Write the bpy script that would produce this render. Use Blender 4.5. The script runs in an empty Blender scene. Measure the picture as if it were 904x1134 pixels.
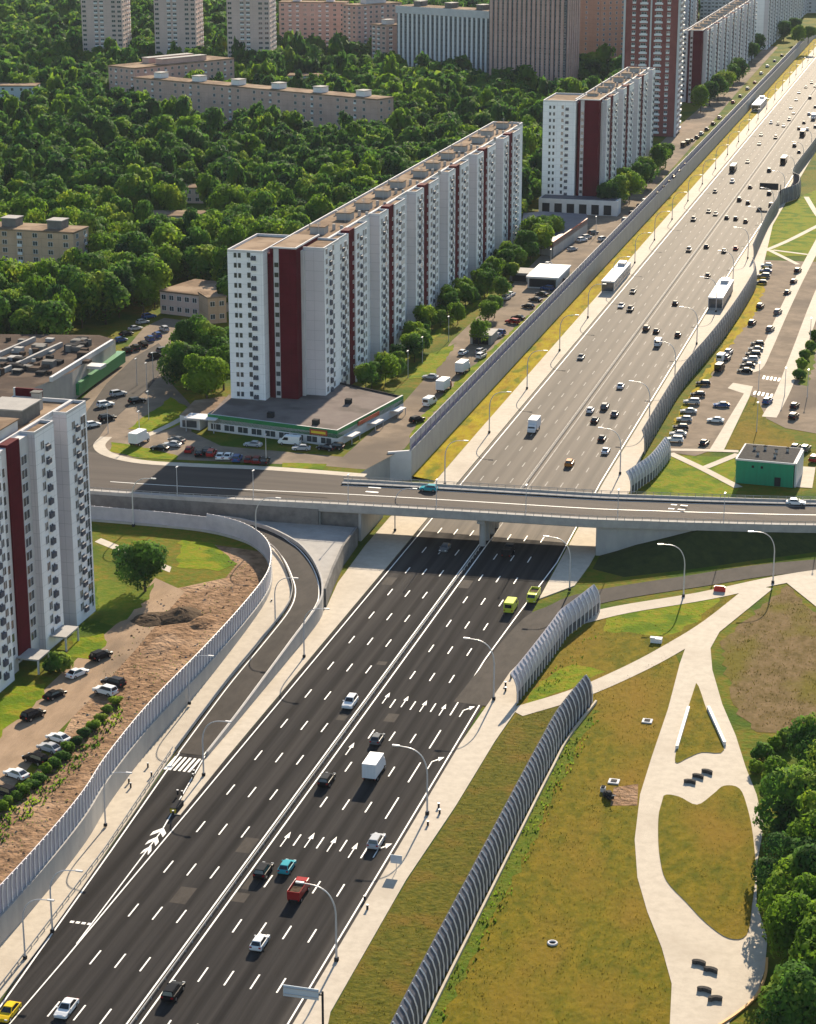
import bpy, math, random
import numpy as np
from mathutils import Matrix, Vector
R = math.radians
SC = bpy.context.scene
COL = SC.collection
rng = random.Random(7)
# ------------------------------------------------------------------ camera model (used to survey ground points)
FPX, PITCH, YAW, CAM = 2345.0, R(17.6), R(14.846), (98.76, -230.1, 150.0)
def at(x, y, z=0.0):
    cx = (x - 452) / FPX; cy = -(y - 567) / FPX
    dx = cx; dy = math.cos(PITCH) + cy * math.sin(PITCH); dz = -math.sin(PITCH) + cy * math.cos(PITCH)
    t = (z - CAM[2]) / dz; dx *= t; dy *= t
    return (CAM[0] + dx * math.cos(YAW) - dy * math.sin(YAW), CAM[1] + dx * math.sin(YAW) + dy * math.cos(YAW))
def ats(pts, z=0.0): return [at(x, y, z) for x, y in pts]
def dist(x, y): return math.hypot(x - CAM[0], y - CAM[1])
def inpoly(x, y, poly):
    c = False; n = len(poly)
    for i in range(n):
        x1, y1 = poly[i]; x2, y2 = poly[i - 1]
        if (y1 > y) != (y2 > y) and x < (x2 - x1) * (y - y1) / (y2 - y1) + x1: c = not c
    return c
ZU, ZN, ZD = 7.0, 4.0, 7.8          # levels: upper terrace, near terrace, bridge deck
# ------------------------------------------------------------------ materials
MATS = {}
def nodes_of(m):
    m.use_nodes = True
    nt = m.node_tree; b = nt.nodes.get('Principled BSDF')
    return nt, b
def mat(name, c, rough=.8, c2=None, scale=1.0, stretch=None, detail=4, bump=0.0, bscale=None, metal=0.0, lo=.35, hi=.65, spec=None, c3=None, scale3=.1, lo3=.5, hi3=.62, coords='world', seams=None, lanes=None):
    if name in MATS: return MATS[name]
    if spec is None: spec = .03 if rough > .9 else .12 if rough > .7 else .4
    m = bpy.data.materials.new(name); nt, b = nodes_of(m); N = nt.nodes; L = nt.links
    b.inputs['Roughness'].default_value = rough; b.inputs['Metallic'].default_value = metal
    b.inputs['Specular IOR Level'].default_value = spec
    b.inputs['Base Color'].default_value = (*c, 1)
    if coords == 'world':
        g = N.new('ShaderNodeNewGeometry'); src = g.outputs['Position']
    else:
        g = N.new('ShaderNodeTexCoord'); src = g.outputs['Object']
    mp = N.new('ShaderNodeMapping'); L.new(src, mp.inputs['Vector'])
    if stretch: mp.inputs['Scale'].default_value = stretch
    col = None
    if c2:
        n = N.new('ShaderNodeTexNoise'); n.inputs['Scale'].default_value = scale; n.inputs['Detail'].default_value = detail
        n.inputs['Roughness'].default_value = .65
        L.new(mp.outputs[0], n.inputs['Vector'])
        mr = N.new('ShaderNodeMapRange'); mr.inputs[1].default_value = lo; mr.inputs[2].default_value = hi
        L.new(n.outputs['Fac'], mr.inputs[0])
        mx = N.new('ShaderNodeMix'); mx.data_type = 'RGBA'
        mx.inputs[6].default_value = (*c, 1); mx.inputs[7].default_value = (*c2, 1)
        L.new(mr.outputs[0], mx.inputs[0]); col = mx.outputs[2]
    if c3:
        n = N.new('ShaderNodeTexNoise'); n.inputs['Scale'].default_value = scale3; n.inputs['Detail'].default_value = 5
        L.new(mp.outputs[0], n.inputs['Vector'])
        mr = N.new('ShaderNodeMapRange'); mr.inputs[1].default_value = lo3; mr.inputs[2].default_value = hi3
        L.new(n.outputs['Fac'], mr.inputs[0])
        mx = N.new('ShaderNodeMix'); mx.data_type = 'RGBA'
        L.new(mr.outputs[0], mx.inputs[0])
        if col is not None: L.new(col, mx.inputs[6])
        else: mx.inputs[6].default_value = (*c, 1)
        mx.inputs[7].default_value = (*c3, 1); col = mx.outputs[2]
    if lanes and col is not None:   # oil-darkened lane middles: bands along y, one every lanes[0] m, broken by noise
        sx = N.new('ShaderNodeSeparateXYZ'); L.new(src, sx.inputs[0])
        a = N.new('ShaderNodeMath'); a.operation = 'MULTIPLY_ADD'; a.inputs[1].default_value = 2 * math.pi / lanes[0]; a.inputs[2].default_value = lanes[1]; L.new(sx.outputs[0], a.inputs[0])
        c_ = N.new('ShaderNodeMath'); c_.operation = 'COSINE'; L.new(a.outputs[0], c_.inputs[0])
        n = N.new('ShaderNodeTexNoise'); n.inputs['Scale'].default_value = .12; n.inputs['Detail'].default_value = 6; L.new(mp.outputs[0], n.inputs['Vector'])
        k = N.new('ShaderNodeMath'); k.operation = 'MULTIPLY'; L.new(c_.outputs[0], k.inputs[0]); L.new(n.outputs['Fac'], k.inputs[1])
        mr = N.new('ShaderNodeMapRange'); mr.inputs[1].default_value = 0; mr.inputs[2].default_value = .5; mr.inputs[4].default_value = lanes[2]; L.new(k.outputs[0], mr.inputs[0])
        mx = N.new('ShaderNodeMix'); mx.data_type = 'RGBA'; L.new(mr.outputs[0], mx.inputs[0]); L.new(col, mx.inputs[6]); mx.inputs[7].default_value = (c[0] * .45, c[1] * .45, c[2] * .45, 1); col = mx.outputs[2]
    if seams:                       # joints between wall panels: dark lines every seams[0] m up and seams[1] m along
        sx = N.new('ShaderNodeSeparateXYZ'); L.new(src, sx.inputs[0])
        def line(sock, step, w):
            a = N.new('ShaderNodeMath'); a.operation = 'FLOORED_MODULO'; a.inputs[1].default_value = step; L.new(sock, a.inputs[0])
            k = N.new('ShaderNodeMath'); k.operation = 'LESS_THAN'; k.inputs[1].default_value = w; L.new(a.outputs[0], k.inputs[0]); return k.outputs[0]
        s = line(sx.outputs[2], seams[0], .09)
        ad = N.new('ShaderNodeMath'); ad.operation = 'ADD'; L.new(sx.outputs[0], ad.inputs[0]); L.new(sx.outputs[1], ad.inputs[1])
        s2 = line(ad.outputs[0], seams[1], .08)
        mxx = N.new('ShaderNodeMath'); mxx.operation = 'MAXIMUM'; L.new(s, mxx.inputs[0]); L.new(s2, mxx.inputs[1])
        mu = N.new('ShaderNodeMath'); mu.operation = 'MULTIPLY'; mu.inputs[1].default_value = .45; L.new(mxx.outputs[0], mu.inputs[0])
        mx = N.new('ShaderNodeMix'); mx.data_type = 'RGBA'; L.new(mu.outputs[0], mx.inputs[0])
        if col is not None: L.new(col, mx.inputs[6])
        else: mx.inputs[6].default_value = (*c, 1)
        mx.inputs[7].default_value = (c[0] * .35, c[1] * .35, c[2] * .38, 1); col = mx.outputs[2]
    if col is not None: L.new(col, b.inputs['Base Color'])
    if bump:
        n = N.new('ShaderNodeTexNoise'); n.inputs['Scale'].default_value = bscale or scale * 3; n.inputs['Detail'].default_value = 5
        L.new(mp.outputs[0], n.inputs['Vector'])
        bp = N.new('ShaderNodeBump'); bp.inputs['Strength'].default_value = 1.0; bp.inputs['Distance'].default_value = bump
        L.new(n.outputs['Fac'], bp.inputs['Height']); L.new(bp.outputs[0], b.inputs['Normal'])
    MATS[name] = m
    return m
def paint_mat():                    # car paint: the colour of the object itself
    m = bpy.data.materials.new('car_paint'); nt, b = nodes_of(m)
    o = nt.nodes.new('ShaderNodeObjectInfo'); nt.links.new(o.outputs['Color'], b.inputs['Base Color'])
    b.inputs['Roughness'].default_value = .3; b.inputs['Specular IOR Level'].default_value = .06
    MATS['paint'] = m; return m
def leaf_mat(name, dark, light, yellow):
    m = bpy.data.materials.new(name); nt, b = nodes_of(m); N = nt.nodes; L = nt.links
    g = N.new('ShaderNodeNewGeometry'); oi = N.new('ShaderNodeObjectInfo')
    n = N.new('ShaderNodeTexNoise'); n.inputs['Scale'].default_value = .1; n.inputs['Detail'].default_value = 1; L.new(g.outputs['Position'], n.inputs['Vector'])
    a = N.new('ShaderNodeMath'); a.operation = 'ADD'; L.new(n.outputs['Fac'], a.inputs[0])
    a.operation = 'MULTIPLY_ADD'; a.inputs[1].default_value = 1.9; a.inputs[2].default_value = -.72
    m1 = N.new('ShaderNodeMath'); m1.operation = 'MULTIPLY_ADD'; m1.inputs[1].default_value = .3; L.new(oi.outputs['Random'], m1.inputs[0]); L.new(a.outputs[0], m1.inputs[2])
    m2 = N.new('ShaderNodeMath'); m2.operation = 'MULTIPLY_ADD'; m2.inputs[1].default_value = .25; L.new(g.outputs['Random Per Island'], m2.inputs[0]); L.new(m1.outputs[0], m2.inputs[2])
    cr = N.new('ShaderNodeValToRGB'); e = cr.color_ramp.elements
    e[0].position = .05; e[0].color = (*dark, 1); e[1].position = 1.0; e[1].color = (*yellow, 1)
    x = cr.color_ramp.elements.new(.62); x.color = (*light, 1)
    L.new(m2.outputs[0], cr.inputs[0]); L.new(cr.outputs[0], b.inputs['Base Color'])
    b.inputs['Roughness'].default_value = .8; b.inputs['Specular IOR Level'].default_value = .06
    t = N.new('ShaderNodeBsdfTranslucent'); L.new(cr.outputs[0], t.inputs['Color'])
    mx = N.new('ShaderNodeMixShader'); mx.inputs[0].default_value = .5
    out = N['Material Output']; L.new(b.outputs[0], mx.inputs[1]); L.new(t.outputs[0], mx.inputs[2]); L.new(mx.outputs[0], out.inputs['Surface'])
    MATS[name] = m; return m
paint_mat()
leaf_mat('leaf', (.018, .062, .022), (.09, .2, .026), (.24, .31, .035))
leaf_mat('leaf_bright', (.06, .14, .014), (.17, .29, .022), (.28, .34, .03))
leaf_mat('blade', (.09, .095, .01), (.16, .125, .014), (.2, .13, .025))
M = dict(
    ground=mat('ground_grass', (.09, .12, .01), .95, (.16, .12, .016), scale=.5, detail=12, bump=.22, bscale=1.1, lo=.4, hi=.62, c3=(.05, .09, .008), scale3=.05, lo3=.48, hi3=.6),
    grass=mat('green_grass', (.06, .11, .008), .95, (.12, .13, .014), scale=.5, detail=12, bump=.2, bscale=1.4),
    gyellow=mat('yellow_grass', (.34, .275, .008), .95, (.25, .16, .014), scale=.4, stretch=(1, .35, 1), detail=12, bump=.2, bscale=1.2, c3=(.14, .15, .01), scale3=.3, lo3=.53, hi3=.66),
    bank=mat('shaded_bank_grass', (.05, .06, .018), .95, (.03, .042, .014), scale=.5, detail=10, bump=.2, bscale=1.2),  # embankment grass darkened, its deep shade put into the colour
    soundmid=mat('sound_panel_grey', (.17, .165, .185), .7, (.12, .12, .14), scale=.3, stretch=(1, 1, .2)),
    gpark=mat('park_grass', (.175, .132, .011), .95, (.08, .085, .006), scale=.55, stretch=(1, .5, 1), detail=12, bump=.25, bscale=1.2, lo=.36, hi=.64, c3=(.185, .118, .016), scale3=.07, lo3=.47, hi3=.67),
    gverge=mat('verge_grass', (.125, .108, .014), .95, (.06, .068, .007), scale=.7, detail=12, bump=.25, bscale=1.2, lo=.36, hi=.64, c3=(.14, .095, .016), scale3=.15, lo3=.5, hi3=.66),
    gpatch=mat('fresh_grass', (.13, .19, .006), .95, (.21, .18, .014), scale=.6, detail=12, bump=.22, bscale=1.3, lo=.4, hi=.62, c3=(.085, .14, .006), scale3=.16, lo3=.48, hi3=.6),
    dry=mat('dry_meadow', (.175, .12, .06), .95, (.105, .075, .026), scale=.45, stretch=(1, .5, 1), detail=12, bump=.22, bscale=1.0, lo=.4, hi=.62, c3=(.12, .1, .016), scale3=.09, lo3=.5, hi3=.64),
    dirt=mat('bare_earth', (.29, .182, .11), .95, (.14, .085, .05), scale=.5, detail=14, bump=.6, bscale=.9, lo=.38, hi=.64, c3=(.34, .225, .145), scale3=.1, lo3=.5, hi3=.64),
    drive=mat('sandy_drive', (.35, .25, .17), .95, (.26, .185, .125), scale=.25, stretch=(1.6, .5, 1), detail=10, bump=.05, bscale=2, c3=(.19, .14, .1), scale3=.08, lo3=.52, hi3=.68),
    soil=mat('dark_soil', (.06, .042, .03), .95, (.1, .07, .045), scale=.6, bump=.3, bscale=1),
    asphalt=mat('asphalt', (.027, .0255, .0255), .95, (.049, .0455, .044), scale=.4, stretch=(1.5, .025, 1), detail=6, bump=.012, bscale=6, lo=.36, hi=.66, spec=.02, c3=(.08, .072, .066), scale3=.05, lo3=.52, hi3=.75, lanes=(3.77, 1.35, .5)),
    asphaltpale=mat('pale_motorway_asphalt', (.085, .07, .058), .78, (.13, .107, .088), scale=.5, stretch=(1.4, .02, 1), detail=6, bump=.012, bscale=6, lo=.35, hi=.65, spec=.075, c3=(.065, .055, .047), scale3=.05, lo3=.5, hi3=.8, lanes=(3.77, 1.35, .45)),  # paler, warmer asphalt for the stretch beyond the bridge
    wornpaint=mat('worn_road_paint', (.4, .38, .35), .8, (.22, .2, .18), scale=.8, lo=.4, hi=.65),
    asphalt2=mat('ramp_asphalt', (.036, .031, .028), .9, (.058, .049, .043), scale=.4, stretch=(1, .4, 1), detail=8, bump=.02, bscale=4, spec=.1),
    deckroad=mat('deck_asphalt', (.05, .04, .036), .85, (.072, .058, .05), scale=.3, stretch=(.06, 1.4, 1), detail=7, bump=.015, bscale=5, spec=.1),
    lot=mat('lot_paving', (.255, .2, .15), .95, (.18, .143, .108), scale=.18, detail=10, bump=.03, bscale=2, lo=.38, hi=.62, c3=(.14, .113, .09), scale3=.04, lo3=.5, hi3=.65),
    pave=mat('pale_paving', (.5, .44, .36), .85, (.43, .375, .305), scale=.6, detail=8, bump=.02, bscale=3, lo=.4, hi=.65, c3=(.38, .325, .26), scale3=.07, lo3=.52, hi3=.78),
    paved=mat('grey_paving', (.36, .34, .32), .85, (.3, .285, .27), scale=.4, bump=.02),
    concrete=mat('concrete', (.4, .385, .37), .85, (.33, .32, .315), scale=.35, stretch=(1, 1, .35), detail=6, bump=.02, bscale=2),
    cdark=mat('stained_concrete', (.2, .19, .18), .9, (.13, .125, .12), scale=.4, bump=.05, bscale=1.5),
    white=mat('road_paint', (.78, .77, .74), .6, (.62, .61, .58), scale=1.2, lo=.55, hi=.8),
    wall=mat('white_panel_wall', (.86, .865, .89), .75, (.78, .785, .81), scale=.14, detail=8, lo=.38, hi=.7, coords='object', seams=(2.62, 3.3)),
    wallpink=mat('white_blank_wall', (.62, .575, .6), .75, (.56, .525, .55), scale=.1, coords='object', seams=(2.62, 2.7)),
    burg=mat('burgundy_panel', (.1, .008, .016), .9, (.08, .006, .012), scale=.2, coords='object', seams=(2.62, 3.3), spec=.1),
    brick=mat('pink_brick', (.6, .4, .345), .85, (.5, .33, .28), scale=.15, coords='object', seams=(2.8, 3.2)),
    ochre=mat('ochre_brick', (.58, .4, .28), .85, (.5, .335, .225), scale=.2, coords='object', seams=(2.8, 3.2)),
    beige=mat('beige_panel', (.66, .5, .455), .85, (.57, .43, .385), scale=.12, coords='object', seams=(2.8, 3.3)),
    orange=mat('orange_panel', (.56, .29, .2), .85, (.5, .25, .17), scale=.12, coords='object', seams=(2.8, 3.3)),
    redbrick=mat('red_brick', (.28, .1, .09), .85, (.22, .075, .07), scale=.2, coords='object'),
    lightgrey=mat('light_grey', (.62, .61, .62), .75, (.55, .54, .55), scale=.3),
    balc=mat('white_balcony', (.74, .73, .74), .7),
    tar=mat('roof_felt', (.24, .165, .11), .95, (.14, .1, .07), scale=.35, detail=10, bump=.05, bscale=1, c3=(.3, .22, .155), scale3=.09),
    tarb=mat('mall_roof', (.085, .06, .048), .95, (.06, .045, .037), scale=.3, detail=10, c3=(.12, .088, .068), scale3=.12),
    shoproof=mat('shop_roof_felt', (.17, .14, .13), .95, (.2, .17, .155), scale=.3, detail=6, c3=(.13, .11, .1), scale3=.1),
    green=mat('green_fascia', (.012, .16, .05), .45, (.012, .2, .065), scale=.6),
    teal=mat('green_cladding', (.01, .27, .15), .5, (.01, .22, .12), scale=.5, stretch=(3, 3, .2)),
    glass=mat('window_glass', (.03, .038, .045), .12, (.06, .07, .085), scale=.15, spec=.8),
    frame=mat('window_frame', (.7, .7, .72), .6),
    dark=mat('dark_metal', (.03, .03, .033), .92),
    steel=mat('galvanised_steel', (.42, .43, .45), .45, metal=.35),
    lampm=mat('lamp_paint', (.5, .5, .52), .45, metal=.2),
    lens=mat('lamp_lens', (.75, .75, .7), .3),
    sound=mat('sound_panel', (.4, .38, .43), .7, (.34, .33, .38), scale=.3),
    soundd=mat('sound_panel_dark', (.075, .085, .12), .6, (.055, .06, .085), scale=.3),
    soundlilac=mat('sound_panel_lilac', (.46, .43, .48), .5, (.37, .345, .4), scale=.3),  # pale grey-lilac panel colour
    rib=mat('barrier_rib', (.78, .76, .77), .5),
    blueband=mat('blue_band', (.09, .09, .2), .5),
    rail=mat('pale_rail', (.42, .4, .38), .85, (.34, .325, .31), scale=.5),
    tyre=mat('tyre_rubber', (.015, .015, .016), .85),
    rim=mat('wheel_rim', (.45, .45, .47), .35, metal=.8),
    cglass=mat('car_glass', (.012, .014, .017), .06, spec=.8),
    hl=mat('headlamp_glass', (.8, .8, .78), .15), tl=mat('tail_lamp_red', (.35, .01, .012), .25),
    box=mat('truck_box', (.76, .76, .78), .5, (.7, .7, .72), scale=.6),
    bark=mat('bark', (.09, .065, .045), .95, (.06, .045, .035), scale=2, bump=.05),
    signback=mat('sign_back', (.42, .5, .6), .5, metal=.2),
    red=mat('red_plastic', (.5, .03, .02), .5), redawn=mat('red_fascia', (.36, .07, .03), .6),
    orangep=mat('orange_kerb', (.6, .3, .08), .7),
    stone=mat('dark_stone', (.05, .048, .048), .95, (.08, .075, .07), scale=2),
    nightglass=mat('dark_glazed_wall', (.09, .1, .12), .75, (.06, .065, .075), scale=.3, coords='object', seams=(2.9, 1.2)),
    bluegrey=mat('blue_grey_wall', (.5, .56, .62), .7),
    yellowp=mat('yellow_paint', (.7, .52, .03), .4),
)
M['leaf'] = MATS['leaf']; M['leafb'] = MATS['leaf_bright']; M['blade'] = MATS['blade']; M['paint'] = MATS['paint']
# ------------------------------------------------------------------ mesh helpers
class MB:
    def __init__(s): s.v = []; s.f = []; s.m = []; s.mats = []
    def mi(s, m):
        m = M[m] if isinstance(m, str) else m
        if m not in s.mats: s.mats.append(m)
        return s.mats.index(m)
    def face(s, pts, m):
        i = len(s.v); s.v += [tuple(p) for p in pts]; s.f.append(tuple(range(i, i + len(pts)))); s.m.append(s.mi(m))
    def box(s, x0, x1, y0, y1, z0, z1, m, bottom=True):
        i = len(s.v); k = s.mi(m)
        s.v += [(x0, y0, z0), (x1, y0, z0), (x1, y1, z0), (x0, y1, z0), (x0, y0, z1), (x1, y0, z1), (x1, y1, z1), (x0, y1, z1)]
        F = [(4, 5, 6, 7), (0, 1, 5, 4), (1, 2, 6, 5), (2, 3, 7, 6), (3, 0, 4, 7)] + ([(3, 2, 1, 0)] if bottom else [])
        for f in F: s.f.append(tuple(i + a for a in f)); s.m.append(k)
        return s
    def prism(s, poly, z0, z1, m, mside=None, bottom=True):
        a = sum(poly[i - 1][0] * poly[i][1] - poly[i][0] * poly[i - 1][1] for i in range(len(poly)))
        if a < 0: poly = poly[::-1]
        n = len(poly); i = len(s.v); k = s.mi(m); ks = s.mi(mside or m)
        za = z0 if isinstance(z0, (list, tuple)) else [z0] * n
        zb = z1 if isinstance(z1, (list, tuple)) else [z1] * n
        s.v += [(poly[j][0], poly[j][1], za[j]) for j in range(n)] + [(poly[j][0], poly[j][1], zb[j]) for j in range(n)]
        s.f.append(tuple(i + n + j for j in range(n))); s.m.append(k)
        if bottom: s.f.append(tuple(i + j for j in range(n - 1, -1, -1))); s.m.append(ks)
        for j in range(n):
            q = (j + 1) % n
            s.f.append((i + j, i + q, i + n + q, i + n + j)); s.m.append(ks)
        return s
    def sheet(s, poly, z, m):
        a = sum(poly[i - 1][0] * poly[i][1] - poly[i][0] * poly[i - 1][1] for i in range(len(poly)))
        if a < 0: poly = poly[::-1]
        s.face([(p[0], p[1], z) for p in poly], m); return s
    def strip(s, A, B, m):          # quads between two rows of 3-D points
        for j in range(len(A) - 1):
            q = [A[j], A[j + 1], B[j + 1], B[j]]
            nz = (q[1][0] - q[0][0]) * (q[2][1] - q[0][1]) - (q[1][1] - q[0][1]) * (q[2][0] - q[0][0])
            s.face(q if nz > 0 else q[::-1], m)
        return s
    def wall(s, pts, t, m, mtop=None):   # pts (x, y, z0, z1): a thick wall along a line, t to its left side
        n = len(pts); off = []
        for j in range(n):
            a = pts[max(j - 1, 0)]; b = pts[min(j + 1, n - 1)]
            dx, dy = b[0] - a[0], b[1] - a[1]; l = math.hypot(dx, dy) or 1
            off.append((-dy / l * t, dx / l * t))
        for j in range(n - 1):
            p, q = pts[j], pts[j + 1]; o, w = off[j], off[j + 1]
            P = [(p[0], p[1]), (q[0], q[1]), (q[0] + w[0], q[1] + w[1]), (p[0] + o[0], p[1] + o[1])]
            lo = [p[2], q[2], q[2], p[2]]; hi = [p[3], q[3], q[3], p[3]]
            V = [(P[k][0], P[k][1], lo[k]) for k in range(4)] + [(P[k][0], P[k][1], hi[k]) for k in range(4)]
            s.face([V[4], V[5], V[6], V[7]], mtop or m); s.face([V[0], V[1], V[5], V[4]], m); s.face([V[2], V[3], V[7], V[6]], m)
            if j == 0: s.face([V[3], V[0], V[4], V[7]], m)
            if j == n - 2: s.face([V[1], V[2], V[6], V[5]], m)
        return s
    def tube(s, pts, r, m, n=6, cap=True):
        k = s.mi(m); base = len(s.v); P = [Vector(p) for p in pts]
        rr = r if isinstance(r, (list, tuple)) else [r] * len(P)
        for j, p in enumerate(P):
            d = (P[min(j + 1, len(P) - 1)] - P[max(j - 1, 0)]).normalized()
            u = d.cross(Vector((0, 0, 1)));
            if u.length < .05: u = Vector((1, 0, 0))
            u.normalize(); w = d.cross(u).normalized()
            for a in range(n):
                t = 2 * math.pi * a / n
                q = p + (u * math.cos(t) + w * math.sin(t)) * rr[j]; s.v.append(tuple(q))
        for j in range(len(P) - 1):
            for a in range(n):
                b = (a + 1) % n
                s.f.append((base + j * n + a, base + (j + 1) * n + a, base + (j + 1) * n + b, base + j * n + b)); s.m.append(k)
        if cap:
            s.f.append(tuple(base + a for a in range(n))); s.m.append(k)
            s.f.append(tuple(base + (len(P) - 1) * n + a for a in range(n - 1, -1, -1))); s.m.append(k)
        return s
    def cyl(s, c, r, h, m, axis='z', n=10):
        d = {'z': (0, 0, h), 'x': (h, 0, 0), 'y': (0, h, 0)}[axis]
        return s.tube([c, (c[0] + d[0], c[1] + d[1], c[2] + d[2])], r, m, n)
    def add(s, o, mtx=None):
        i = len(s.v); s.v += [tuple(mtx @ Vector(p)) if mtx else p for p in o.v]
        mm = [s.mi(x) for x in o.mats]
        s.f += [tuple(i + a for a in f) for f in o.f]; s.m += [mm[a] for a in o.m]; return s
    def mesh(s, name):
        me = bpy.data.meshes.new(name); me.from_pydata(s.v, [], s.f)
        for m in s.mats: me.materials.append(m)
        me.polygons.foreach_set('material_index', s.m); me.update(); return me
    def build(s, name, parent=None, loc=None, smooth=False):
        me = s.mesh(name)
        if smooth: me.polygons.foreach_set('use_smooth', [True] * len(me.polygons))
        return link(name, me, parent, loc)
def link(name, me, parent=None, loc=None, rz=0):
    o = bpy.data.objects.new(name, me); COL.objects.link(o)
    if parent: o.parent = parent
    if loc: o.location = loc
    if rz: o.rotation_euler.z = rz
    return o
LABELS = {}
def tag(o, label, cat, group=None, kind=None):
    assert 4 <= len(label.split()) <= 16, label
    o['label'] = label; o['category'] = cat
    if group: o['group'] = group
    if kind: o['kind'] = kind
    LABELS.setdefault(label, []).append(group)
    return o
def empty(name, loc, rz=0):
    o = bpy.data.objects.new(name, None); COL.objects.link(o); o.location = loc; o.rotation_euler.z = rz
    o.empty_display_size = .5; return o
def struct(name, mb, label, cat): return tag(mb.build(name), label, cat, kind='structure')
ORD = ['first', 'second', 'third', 'fourth', 'fifth', 'sixth', 'seventh', 'eighth', 'ninth', 'tenth', 'eleventh', 'twelfth', 'thirteenth', 'fourteenth', 'fifteenth', 'sixteenth', 'seventeenth', 'eighteenth', 'nineteenth', 'twentieth',
       'twenty-first', 'twenty-second', 'twenty-third', 'twenty-fourth', 'twenty-fifth', 'twenty-sixth', 'twenty-seventh', 'twenty-eighth', 'twenty-ninth', 'thirtieth'] + ['thirty-%d' % i for i in range(1, 60)]
def rough(poly, amp=.7, step=2.2, seed=1):
    r = random.Random(seed + len(poly)); out = []; n = len(poly)
    for j in range(n):
        a, b = poly[j], poly[(j + 1) % n]; l = math.hypot(b[0] - a[0], b[1] - a[1]); k = max(1, min(60, int(l / step)))
        for i in range(k):
            t = i / k; out.append((a[0] + (b[0] - a[0]) * t + r.uniform(-amp, amp), a[1] + (b[1] - a[1]) * t + r.uniform(-amp, amp)))
    return out
def smooth_line(pts, n=4):          # Catmull-Rom through points of any dimension
    out = []
    for j in range(len(pts) - 1):
        p0, p1, p2, p3 = pts[max(j - 1, 0)], pts[j], pts[j + 1], pts[min(j + 2, len(pts) - 1)]
        for k in range(n):
            t = k / n
            out.append(tuple(.5 * (2 * b + (c - a) * t + (2 * a - 5 * b + 4 * c - d) * t * t + (3 * b - a - 3 * c + d) * t ** 3) for a, b, c, d in zip(p0, p1, p2, p3)))
    out.append(tuple(pts[-1])); return out
def closed(P, n=4): return smooth_line(P[-2:] + P + P[:2], n)[2 * n:-2 * n]
def ribbon(mb, pts, w, z, m, n=5):
    P = smooth_line([(*p[:2], p[2] if len(p) > 2 else z) for p in pts], n); A = []; B = []
    for j, p in enumerate(P):
        a = P[max(j - 1, 0)]; b = P[min(j + 1, len(P) - 1)]; dx, dy = b[0] - a[0], b[1] - a[1]; l = math.hypot(dx, dy) or 1
        A.append((p[0] - dy / l * w / 2, p[1] + dx / l * w / 2, p[2])); B.append((p[0] + dy / l * w / 2, p[1] - dx / l * w / 2, p[2]))
    return mb.strip(A, B, m)
def along(pts, step):               # points every step metres along a polyline of tuples, with direction
    out = []; acc = 0
    for j in range(len(pts) - 1):
        a, b = pts[j], pts[j + 1]; l = math.hypot(b[0] - a[0], b[1] - a[1])
        while acc < l:
            t = acc / l; out.append((tuple(p + (q - p) * t for p, q in zip(a, b)), ((b[0] - a[0]) / l, (b[1] - a[1]) / l))); acc += step
        acc -= l
    return out
# ================================================================== SETTING
FAR = 3600
g = MB(); g.sheet([(-5000, -700), (5000, -700), (5000, 9000), (-5000, 9000)], -.06, 'ground')
struct('ground', g, 'flat grassy ground reaching out to the horizon around the motorway', 'ground')
# upper terrace (left, beyond the bridge) and near terrace (left, in front of it)
UP = [(-28.9, FAR), (-28.9, 253), (-33, 250), (-36.5, 224.5), (-36.5, 202.6), (-92, 200.3), (-600, 200.3), (-5000, 200.3), (-5000, FAR)]
u = MB(); u.prism(UP, -.5, ZU, 'ground', 'concrete', bottom=False)
struct('terrain', u, 'raised grassy terrace carrying the housing blocks and the wood', 'terrain')
WALLN = smooth_line([(-25.5, -60, 0, 0), (-26.3, 0, 0, 0), (-26.6, 29, 0, 0), (-27.6, 48, .05, 0), (-29.4, 62, .1, 0), (-30.9, 85, .4, 0), (-31, 112, 1.4, 0), (-31.6, 135, 2.3, 0), (-32.8, 153, 3.0, 0), (-35.2, 164, 3.3, 0), (-38.9, 173.6, 3.6, 0), (-43.9, 181, 3.8, 0), (-49.7, 185.8, 4, 0), (-58.6, 189.4, 4, 0), (-69.4, 190.4, 4, 0), (-95, 190.4, 4, 0)], 4)
NE = [(p[0], p[1]) for p in WALLN]
u = MB(); u.prism(NE + [(-600, 190.4), (-600, 200.7), (-5000, 200.7), (-5000, -700), (-40, -700)], -.5, ZN, 'ground', 'concrete', bottom=False)
struct('near_terrain', u, 'lower grassy terrace with bare earth left of the curved ramp', 'terrain')
# motorway
RL = [(-17.5, -140), (-19.5, 0), (-22.8, 46), (-25.9, 84)]
hw = MB(); hw.sheet([(20.3, -140), (20.6, 120), (19.6, 160), (18.4, 200), (18.2, 214), (-16.6, 214), (-16.6, 84)] + RL[::-1], .02, 'asphalt'); hw.sheet([(18.2, 214), (17.6, 262), (17.4, 560), (19, 760), (19, 3400), (-16.6, 3400), (-16.6, 214)], .02, 'asphaltpale')
struct('motorway', hw, 'wide dark asphalt motorway running straight under the bridge', 'road')
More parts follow.
